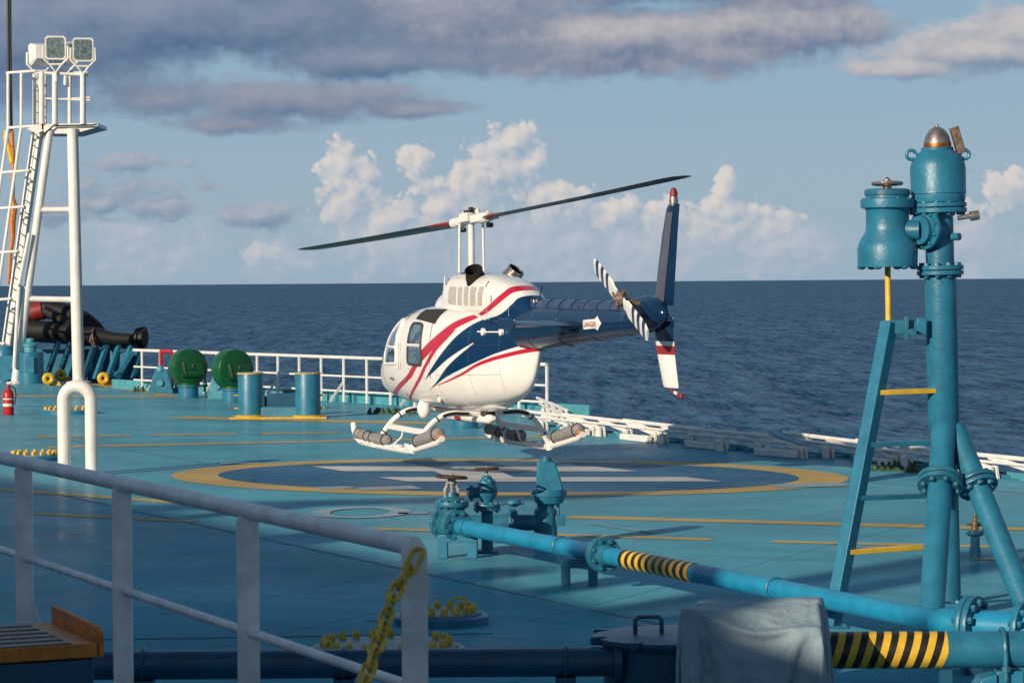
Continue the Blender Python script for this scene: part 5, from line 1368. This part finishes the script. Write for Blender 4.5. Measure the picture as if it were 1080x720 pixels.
# ------------------------------------------------------------------ riser mast with the two vent heads, braces and ladder frame
def riser_mast():
    DP = 20.4
    k = FPX / DP
    base = G(1000, 650); base = V((base.x, base.y, 0)); DP = base.y; k = FPX / DP
    zz = lambda py: EYE.z - (py - 293.6) / k
    root = thing('vent_riser', 'tall teal vent riser with two valve heads, slanted braces and a side ladder', 'vent riser', tuple(base))
    top = D(990, 215, DP); ax = (top - base); ax.normalize()
    at = lambda py: base + ax * ((zz(py) - base.z) / ax.z)
    r = .116
    mb = MB(); mb.tube([at(640), at(452)], r * .84, 32, caps=False); mb.tube([at(455), at(452), at(290)], [r * .9, r, r], 32, caps=False); mb.tube([at(290), at(222)], r * .90, 32); mb.build('pipe', M['teal'], root)
    mb = MB(); mb.flange(at(285) - ax * .018, ax, .172, .032, 10, .02); mb.flange(at(285) + ax * .02, ax, .172, .032, 10, .02); mb.build('middle_flange', M['teal'], root)
    mb = MB(); mb.flange(base + V((0, 0, .06)), ax, .19, .035, 10, .02); mb.flange(base + V((0, 0, .10)), ax, .19, .035, 10, .02); mb.cyl(base, base + V((0, 0, .06)), r * .9, None, 28); mb.build('base_flange', M['teal_worn'], root)
    # right pressure head
    hd = at(222)
    mb = MB(); mb.flange(hd, ax, .205, .035, 12, .018); mb.flange(hd + ax * .04, ax, .205, .03, 12, .018)
    prof = [(.10, 0), (.19, .01), (.198, .04), (.198, .07), (.205, .075), (.205, .085), (.202, .09), (.204, .26), (.196, .30), (.17, .35), (.135, .38), (.118, .393), (.118, .412), (.09, .415)]
    mb.lathe(hd + ax * .05, ax, prof, 44); mb.build('pressure_head', M['teal'], root)
    dm = hd + ax * .46
    mb = MB(); mb.lathe(dm, ax, [(.100, 0), (.100, .035), (.097, .045), (.085, .09), (.06, .13), (.03, .152), (.012, .158), (.012, .17), (.003, .177)], 32); mb.build('dome_cap', M['steel'], root)
    mb = MB(); mb.lathe(dm, ax, [(.1015, .002), (.1025, .012), (.1012, .036)], 32, False); mb.build('copper_ring', M['copper'], root)
    for s, t in ((-1, 0), (1, .05)):
        mb = MB(); q = hd + ax * .44 + V((s * .185, -.02, 0)); mb.torus(q + V((s * .012, 0, -.03)), (0, 1, 0), .034, .013, 18, 8)
        mb.build('lifting_eye', M['teal'], root)
    mb = MB(); q = hd + ax * .50 + V((.150, .0, .015)); xx = V((.28, 0, -.96)).normalized(); mb.box(q, (.20, .09, .06), 0, (xx, V((0, 1, 0)), xx.cross(V((0, 1, 0))))); mb.build('name_plate', M['wood_brown'], root, bev=.006)
    mb = MB(); q = hd + V((.12, -.12, -.06)); mb.cyl(q, q + V((.14, 0, .02)), .017); mb.cyl(q + V((.09, 0, .012)), q + V((.155, 0, .022)), .035, None, 12); mb.build('drain_cock', M['steel'], root)
    mb = MB(); mb.cyl(at(250) + V((r * .6, -r * .6, 0)), at(250) + V((r * 1.1, -r * 1.1, 0)), .028, None, 12); mb.build('plug', M['teal'], root)
    # left vacuum head on a side branch
    vx = D(936, 245, DP - .05)
    br = at(243)
    dirb_ = V((vx.x - br.x, vx.y - br.y - .25, 0)).normalized()
    mb = MB(); mb.cyl(br, br + dirb_ * .22, .105, None, 28); mb.cyl(br + dirb_ * .2, V((vx.x, vx.y, br.z)), .075, None, 24); mb.build('branch', M['teal'], root)
    mb = MB(); fl = V((-.80, -.60, .05)).normalized(); mb.flange(br + fl * .145, fl, .152, .035, 10, .015); mb.lathe(br + fl * .16, fl, [(.12, 0), (.11, .02), (.06, .035), (.01, .04)], 28); mb.build('blind_flange', M['teal'], root)
    z0 = zz(281) - vx.z; z = lambda py: V((vx.x, vx.y, zz(py)))
    mb = MB(); P0 = z(281); h = lambda py: zz(py) - zz(281)
    mb.lathe(P0, UP, [(.20, .02), (.217, 0), (.220, .04), (.222, h(262)), (.205, h(254)), (.165, h(245)), (.158, h(238)), (.157, h(222)), (.165, h(220)), (.195, h(219)), (.198, h(212)), (.195, h(210)), (.16, h(209)), (.158, h(203)), (.05, h(203) + .002)], 44)
    mb.lathe(P0, UP, [(.17, .10), (.19, .0)], 44, False)
    for s in range(6):
        q = 2 * PI * s / 6; mb.ball(P0 + V((.192 * math.cos(q), .192 * math.sin(q), .0)), .034, 10, 6, 0, (1, 1, .6))
    mb.build('vacuum_head', M['teal'], root)
    mb = MB(); mb.lathe(z(207), UP, [(.150, 0), (.168, .01), (.168, .045), (.150, .055)], 36, True)
    for s in range(10):
        q = 2 * PI * s / 10; mb.lathe(z(213) + V((.178 * math.cos(q), .178 * math.sin(q), 0)), UP, [(.014, 0), (.014, .03)], 6)
    mb.build('cover_ring', M['teal_worn'], root)
    mb = MB(); mb.cyl(z(207), z(190), .034, None, 16); mb.lathe(z(191), UP, [(.02, 0), (.02, .015), (.008, .03)], 10); mb.build('stem', M['brass'], root)
    mb = MB(); mb.wheel(z(193.5), (0, .04, 1), .105, .013, 0, 3); mb.build('handwheel', M['steel'], root)
    mb = MB(); mb.box((at(228) + z(217)) / 2 + V((.02, -.03, 0)), (.10, .10, .06)); mb.build('bridge_lug', M['navy_teal'], root, bev=.01)
    # yellow drain rod
    mb = MB(); mb.tube([z(278), D(937, 338, DP - .08)], .022, 10); mb.build('drain_rod', M['yellow'], root)
    # ladder frame
    foot = G(877, 661); tp = D(938, 340, DP - .1)
    mb = MB(); mb.bar(foot, tp, .10, .095, 0, (1, -.95, 0)); mb.box(foot + V((0, 0, .008)), (.22, .18, .016)); mb.build('ladder_leg', M['teal'], root, bev=.006)
    mb = MB(); mb.box(D(954, 345, DP - .1), (.32, .06, .10)); mb.box(D(972, 344, DP - .12), (.07, .05, .12)); mb.build('top_arm', M['teal'], root, bev=.006)
    mb = MB(); q = D(956, 346, DP - .16); mb.box(q, (.03, .06, .17)); mb.cyl(q + V((.04, -.05, -.03)), q + V((.04, .1, -.03)), .03); mb.build('bolt_clamp', M['teal_worn'], root, bev=.004)
    for y0, y1, mat in ((415, 411.5, 'yellow'), (470.5, 466), (526.5, 521.5), (583, 575, 'yellow')) if False else ((415, 411.5, 'yellow'), (470.5, 466, 'teal'), (526.5, 521.5, 'teal'), (583, 575, 'yellow')):
        f = (y0 - 340) / (661 - 340); z_ = tp.z + (foot.z - tp.z) * f
        p = foot.lerp(tp, (z_ - foot.z) / (tp.z - foot.z))
        q = at(y1) + V((-r * .3, -.03, 0)); q.z = zz(y1)
        mb = MB(); mb.bar(p, q, .095, .036, 0, (0, 1, .0) if False else (0, 0, 1)); mb.build('rung', M[mat], root, bev=.004)
        if mat == 'yellow':
            pass
    # braces
    j = at(455)
    for nm, foot_, jy, rr in (('front', G(981, 672) , 458, .090), ('right', None, 458, .085)):
        a = at(jy) + (V((-.02, -.10, 0)) if nm == 'front' else V((.09, -.03, 0)))
        if foot_ is None:
            foot_ = D(1112, 712, DP - 1.2); b_ = foot_
        else: b_ = V((foot_.x, foot_.y, 0))
        d_ = (b_ - a).normalized()
        mb = MB(); mb.tube([a - d_ * .05, b_], rr, 28); mb.ball(a - d_ * .02, rr * 1.0, 20, 12); mb.build('brace', M['teal'], root)
        c = a + d_ * ((zz(505 if nm == 'front' else 508) - a.z) / d_.z)
        mb = MB(); mb.flange(c - d_ * .022, d_, .165 if nm == 'front' else .15, .034, 8, .022); mb.flange(c + d_ * .022, d_, .165 if nm == 'front' else .15, .034, 8, .022); mb.build('brace_flange', M['teal_worn'], root)
riser_mast()

def end_flange():
    c = onA(1028); c.z = ZA + .02
    root = thing('pipe_flange', 'large bolted teal pipe flange at the foot of the vent riser', 'flange', tuple(c))
    ax = V((.80, -.55, 0)).normalized()
    mb = MB(); mb.flange(c, ax, .185, .04, 10, .024); mb.flange(c - ax * .045, ax, .185, .04, 10, .024); mb.build('flange_pair', M['teal'], root)
    mb = MB(); mb.tube([c, c + ax * .5], .10, 28); mb.lathe(c - ax * .3, ax, [(.07, 0), (.10, .1), (.10, .28)], 24); mb.build('stub_pipe', M['teal_bright'], root)
    mb = MB(); mb.flange(c + ax * .33, ax, .17, .04, 10, .022); mb.build('outer_flange', M['teal'], root)
    mb = MB(); mb.box(c + V((-.02, .02, -.21)), (.12, .16, .20)); mb.build('pedestal', M['navy_teal'], root)
end_flange()

def standpipe():
    p = G(1028.5, 588)
    root = thing('sounding_pipe', 'short teal sounding pipe with a brass cap right of the vent riser', 'pipe', tuple(p))
    mb = MB(); mb.lathe(p, UP, [(.05, 0), (.05, .09), (.042, .10), (.042, .22)], 20); mb.flange(p + V((0, 0, .225)), UP, .078, .03, 6, .013); mb.build('pipe', M['teal'], root)
    mb = MB(); mb.lathe(p + V((0, 0, .24)), UP, [(.034, 0), (.034, .05), (.026, .055), (.026, .09), (.022, .095), (.022, .125), (.016, .13), (.016, .15)], 18); mb.tube([p + V((-.02, 0, .30)), p + V((-.075, -.01, .305))], .012, 8); mb.build('brass_cap', M['brass'], root)
    mb = MB(); mb.cyl(p + V((.03, 0, .30)), p + V((.055, 0, .30)), .018); mb.build('screw_knob', M['black'], root)
    sheet('small_yellow_marking', [linepoly((1026, 589.4), (1056, 590.6), .10)], M['mark_yellow'], .0085)
standpipe()

# ------------------------------------------------------------------ canvas cover
def canvas_mesh():
    nx, ny = 82, 70; Wx, Wy = 1.74, 1.50
    vs=[(Wx*(i/nx-.5)*1.0, Wy*(j/ny-.5), .68) for j in range(ny+1) for i in range(nx+1)]
    fs=[(j*(nx+1)+i, j*(nx+1)+i+1, (j+1)*(nx+1)+i+1, (j+1)*(nx+1)+i) for j in range(ny) for i in range(nx)]
    me=bpy.data.meshes.new('cloth'); me.from_pydata(vs,[],fs); me.update()
    co=bpy.data.objects.new('cloth_tmp',me); COL.objects.link(co)
    # what stands under the cover: a box with a raised back and a horn at one corner
    def blk(x0,x1,y0,y1,z0,z1,zb):
        v=[(x0,y0,z0),(x1,y0,z0),(x1,y1,z0),(x0,y1,z0),(x0,y0,z1),(x1,y0,z1),(x1,y1,zb),(x0,y1,zb)]
        f=[(3,2,1,0),(4,5,6,7),(0,1,5,4),(1,2,6,5),(2,3,7,6),(3,0,4,7)]
        return v,f
    tmp=[]
    for b in [(-.30,.30,-.13,.16,0,.47,.50),(-.385,-.32,-.25,-.18,0,.60,.60),(.28,.37,-.20,-.12,0,.50,.50),(.22,.36,.12,.25,0,.62,.62),(-.33,-.25,.14,.25,0,.59,.59),(-.06,.0,-.08,.0,0,.585,.585),(-.12,.10,-.24,-.12,0,.33,.42)]:
        v,f=blk(*b); m=bpy.data.meshes.new('c'); m.from_pydata(v,[],f); m.update()
        o=bpy.data.objects.new('coll_tmp',m); COL.objects.link(o); tmp.append(o)
        c=o.modifiers.new('col','COLLISION'); o.collision.thickness_outer=.012; o.collision.cloth_friction=12
    v=[(-3,-3,0),(3,-3,0),(3,3,0),(-3,3,0)]; m=bpy.data.meshes.new('c'); m.from_pydata(v,[],[(0,1,2,3)]); m.update()
    o=bpy.data.objects.new('coll_tmp',m); COL.objects.link(o); tmp.append(o); o.modifiers.new('col','COLLISION'); o.collision.thickness_outer=.012; o.collision.cloth_friction=20
    cl=co.modifiers.new('cloth','CLOTH'); s=cl.settings
    s.quality=7; s.mass=.35; s.tension_stiffness=30; s.compression_stiffness=30; s.shear_stiffness=14; s.bending_stiffness=.06; s.shrink_min=-.14; s.air_damping=2
    cl.collision_settings.use_self_collision=True; cl.collision_settings.self_distance_min=.008; cl.collision_settings.distance_min=.010; cl.collision_settings.collision_quality=3
    N=40
    cl.point_cache.frame_start=1; cl.point_cache.frame_end=N
    for f in range(1,N+1):
        SC.frame_set(f)
    dg=bpy.context.evaluated_depsgraph_get()
    out=bpy.data.meshes.new_from_object(co.evaluated_get(dg))
    for o in tmp+[co]:
        bpy.data.objects.remove(o)
    SC.frame_set(1)
    for v in out.vertices:
        for k,a in ((0,.395),(1,.265)):
            q=v.co[k]; e=abs(q)-a
            if e>0: v.co[k]=math.copysign(a+e*.42,q)
    return out

def canvas():
    me = canvas_mesh()
    c0 = D(796, 690, 15.9); c = V((c0.x, c0.y, 0))
    me.name = 'canvas_cover'; me.materials.clear(); me.materials.append(M['canvas'])
    me.polygons.foreach_set('use_smooth', [True] * len(me.polygons))
    o = bpy.data.objects.new('canvas_cover', me); COL.objects.link(o)
    o.location = c; o.rotation_euler = (0, 0, R(-9)); o.scale = (1.02, 1.0, 1.0)
    sb = o.modifiers.new('subsurf', 'SUBSURF'); sb.levels = sb.render_levels = 1
    tag(o, 'creased grey canvas cover draped over a valve beside the striped pipe', 'canvas cover')
canvas()

# ------------------------------------------------------------------ tank hatch and the dark low pipe
def tank_hatch():
    c0 = D(706, 690, 16.6); p = V((c0.x, c0.y, 0))
    root = thing('tank_hatch', 'round tank hatch coloured dark blue for shade with a bar handle left of the canvas cover', 'hatch', tuple(p))
    mb = MB(); mb.lathe(p, UP, [(.40, 0), (.40, .30), (.43, .31), (.43, .33)], 48); mb.build('coaming', M['navy_teal'], root)  # whole hatch in the dark colour, standing in for the foreground shade
    mb = MB(); mb.lathe(p + V((0, 0, .332)), UP, [(.46, 0), (.46, .025), (.44, .03), (.30, .05), (.02, .055)], 48); lid = mb.build('lid', M['navy_teal'], root)
    mb = MB(); q = p + V((-.13, -.1, .37)); mb.tube([q + V((-.08, 0, 0)), q + V((-.08, 0, .09)), q + V((-.06, 0, .11)), q + V((.06, .02, .11)), q + V((.08, .02, .09)), q + V((.08, .02, 0))], .014, 8); mb.build('handle', M['navy_teal'], lid)
    for k in range(8):
        a = 2 * PI * k / 8 + .3; q = p + V((.45 * math.cos(a), .45 * math.sin(a), .345)); mb = MB(); mb.box(q, (.10, .05, .05), 0, (V((math.cos(a), math.sin(a), 0)), V((-math.sin(a), math.cos(a), 0)), UP)); mb.build('dog_clip', M['navy_teal'], root, bev=.006)
tank_hatch()
def low_pipe():
    a, b_ = D(96, 694, 16.4), D(652, 697, 16.4)
    root = thing('deck_pipe', 'low teal pipe coloured dark blue for shade along the bottom of the deck', 'pipe', tuple(a))
    r = .088; z = D(400, 699, 16.4).z - .03
    a.z = b_.z = z + .03
    mb = MB(); mb.tube([a + V((-1.5, 0, 0)), b_], r, 24); mb.build('pipe_run', M['navy_teal'], root)  # teal pipe, its shade put into the dark colour
    for t in (.1, .48, .9):
        q = a.lerp(b_, t); mb = MB(); mb.box(V((q.x, q.y, .07)), (.12, .16, .14)); mb.torus(q, (1, 0, 0), r + .006, .012, 24, 8); mb.build('pipe_clamp', M['navy_teal'], root)
    mb = MB(); mb.lathe(V((b_.x - .03, b_.y, z + .03)), (1, 0, 0), [(r, 0), (.14, .005), (.14, .05), (.05, .055)], 24); mb.build('end_flange', M['navy_teal'], root)
    # white drip bead of weld that runs over the deck behind it
low_pipe()

# ------------------------------------------------------------------ foreground handrail on the walkway, safety chain, step
ZR = EYE.z - .77
def handrail():
    posts = [(437, 576), (254.5, 538), (138, 511), (24.5, 487.5)]
    P = [G(x, y, ZR) for x, y in posts]
    t = (P[3] - P[0]).normalized()
    step_ = (P[3] - P[0]).length / 3
    P = [P[0] + t * (step_ * i) for i in range(7)]
    root = thing('handrail', 'weathered white handrail with flat posts across the left foreground', 'railing', tuple(P[0]))
    mb = MB(); mb.tube([P[0] - t * .0, P[6]], .029, 20); mb.build('top_rail', M['white_grey'], root)
    ZM = 1.315
    mb = MB(); q = [V((p.x, p.y, ZM)) + V((.02, -.03, 0)) for p in P]; mb.tube(q, .0165, 12); mb.build('middle_rail', M['white_grey'], root)
    fl = V((1, .08, 0)).normalized(); fn = V((-fl.y, fl.x, 0))
    zb = .74
    for i, p in enumerate(P):
        w_ = .076
        mb = MB(); top = ZR + (.022 if i == 0 else -.012); rad = w_ / 2 if i == 0 else .018
        prof = [(-w_ / 2, zb), (w_ / 2, zb)]
        for k in range(9):
            a = PI * k / 8
            if i == 0: prof.append((rad * math.cos(a), top - rad + rad * math.sin(a)))
        if i: prof += [(w_ / 2, top - .02), (w_ / 2 - .014, top), (-w_ / 2 + .014, top), (-w_ / 2, top - .02)]
        off = V((.0, -.018 if i == 0 else .0, 0))
        c = V((p.x, p.y, 0)) + off
        mb.prism([c + fl * x + V((0, 0, z)) - fn * .012 for x, z in prof], fn * .024); mb.build('post', M['white_grey'], root, bev=.003)
        mb = MB(); mb.box(V((c.x, c.y, zb + .006)), (.16, .12, .012), 0, (fl, fn, UP))
        if i == 3: mb.prism([c + fl * .039 + V((0, 0, 1.13)) - fn * .006, c + fl * .14 + V((0, 0, .76)) - fn * .006, c + fl * .039 + V((0, 0, .76)) - fn * .006], fn * .012)
        mb.build('foot_plate', M['white_grey'], root)
        mb = MB(); mb.lathe(V((p.x, p.y, ZM)) + V((.03, -.05, 0)), (0, -1, 0), [(.016, 0), (.016, .012), (.008, .02)], 8); mb.build('weld_boss', M['white_grey'], root)
    return P, t
HP, HT = handrail()
wk = [HP[0] - HT * 8, HP[6] + HT * 3]
wn = V((-HT.y, HT.x, 0)); wn = wn if wn.y < 0 or wn.x < 0 else -wn
if wn.x > 0: wn = -wn
mb = MB(); q = [wk[0], wk[1], wk[1] + wn * 1.5, wk[0] + wn * 1.5]
mb.prism([(p.x, p.y, .60) for p in q], (0, 0, .135))
wkt = thing('walkway', 'raised steel walkway that carries the foreground handrail', 'walkway', tuple(wk[0]))
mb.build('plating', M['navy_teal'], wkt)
mb = MB()
for i in range(10):
    for s in (.1, 1.4):
        c = wk[0] + HT * (1 + i * 1.6) + wn * s; mb.cyl((c.x, c.y, 0), (c.x, c.y, .6), .05)
mb.build('stanchions', M['navy_teal'], wkt)

def chain():
    a = HP[0] + V((.012, -.055, -.008)); pts = []
    # hangs from the end post towards the next stanchion, nearer to the viewer
    b_ = a + V((-.24, -1.5, -.80))
    way = [D(441, 583, a.y), D(432, 600, a.y - .03), D(415, 627, a.y - .12), D(406, 655, a.y - .22), D(396, 685, a.y - .34), D(384, 718, a.y - .46), D(370, 752, a.y - .58), D(354, 800, a.y - .72)]
    dens = []
    for i in range(len(way) - 1):
        p0 = way[max(i - 1, 0)]; p1 = way[i]; p2 = way[i + 1]; p3 = way[min(i + 2, len(way) - 1)]
        for k in range(20):
            t = k / 20; dens.append(.5 * ((2 * p1) + (p2 - p0) * t + (2 * p0 - 5 * p1 + 4 * p2 - p3) * t * t + (3 * p1 - p0 - 3 * p2 + p3) * t ** 3))
    LP = .060; acc = 0; prev = dens[0]; nodes = [dens[0]]
    for p in dens[1:]:
        acc += (p - prev).length; prev = p
        if acc >= LP: nodes.append(p); acc = 0
    mb = MB()
    for i in range(len(nodes) - 1):
        p, q = nodes[i], nodes[i + 1]; d_ = (q - p).normalized(); c = (p + q) / 2
        side = d_.cross(V((0, 1, 0))).normalized(); oth = d_.cross(side)
        tw = R(28) + (PI / 2) * (i % 2); s_ = side * math.cos(tw) + oth * math.sin(tw)
        hl, w_ = .0285, .0175; lp = []
        for k in range(7): a_ = -PI / 2 + PI * k / 6; lp.append(c + d_ * (hl + w_ * math.cos(a_)) + s_ * (w_ * math.sin(a_)))
        for k in range(7): a_ = PI / 2 + PI * k / 6; lp.append(c + d_ * (-hl + w_ * math.cos(a_)) + s_ * (w_ * math.sin(a_)))
        mb.tube(lp, .0068, 8, True, False)
    o = mb.build('safety_chain', M['yellow_chain'], loc=tuple(a))
    tag(o, 'rusty yellow chain hanging from the end post of the handrail', 'chain')
chain()

def step_box():
    z = 1.37
    q0, q1 = G(53, 655, z), G(103, 677, z)
    t = (q1 - q0).normalized(); n = V((t.y, -t.x, 0)); n = n if n.x < 0 else -n      # n: inboard
    L = (q1 - q0).length; Wd = 1.3
    root = thing('walkway_step', 'orange step with black anti slip stripes in the bottom left corner', 'step', tuple(q1))
    c = (q0 + q1) / 2 + n * (Wd / 2)
    mb = MB(); mb.box(c - V((0, 0, .025)), (L, Wd, .045), 0, (t, n, UP)); mb.build('tread', M['orange'], root, bev=.004)
    for k in range(6):
        u = L * (k + .55) / 6
        a = q0 + t * u + V((0, 0, -.001))
        mb = MB(); mb.box(a + n * (Wd * .49 + .03) + t * 0, (L * .10, Wd * .9, .004), 0, ((t + n * .0).normalized(), n, UP)); mb.build('anti_slip_stripe', M['black'], root)
    mb = MB(); e = V((0, 0, -.05)); up_ = V((0, 0, .055)); o = -n * .004
    mb.prism([q0 + o + e, q1 + o + e, q1 + o + up_ * .5, q1 + o - t * .03 + up_ * .85, q0 + o + t * .02 + up_, q0 + o + up_ * .9], -n * .016); mb.build('side_plate', M['orange'], root, bev=.003)
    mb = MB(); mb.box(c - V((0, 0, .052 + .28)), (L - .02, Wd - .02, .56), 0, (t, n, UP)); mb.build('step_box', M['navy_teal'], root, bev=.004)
step_box()

# ------------------------------------------------------------------ render settings
SC.view_settings.view_transform = 'Standard'; SC.view_settings.look = 'None'
SC.view_settings.exposure = 0.0; SC.view_settings.gamma = 1; SC.view_settings.use_curve_mapping = False
SC.render.engine = 'CYCLES'
SC.cycles.use_denoising = True
SC.cycles.max_bounces = 6
SC.cycles.caustics_reflective = SC.cycles.caustics_refractive = False
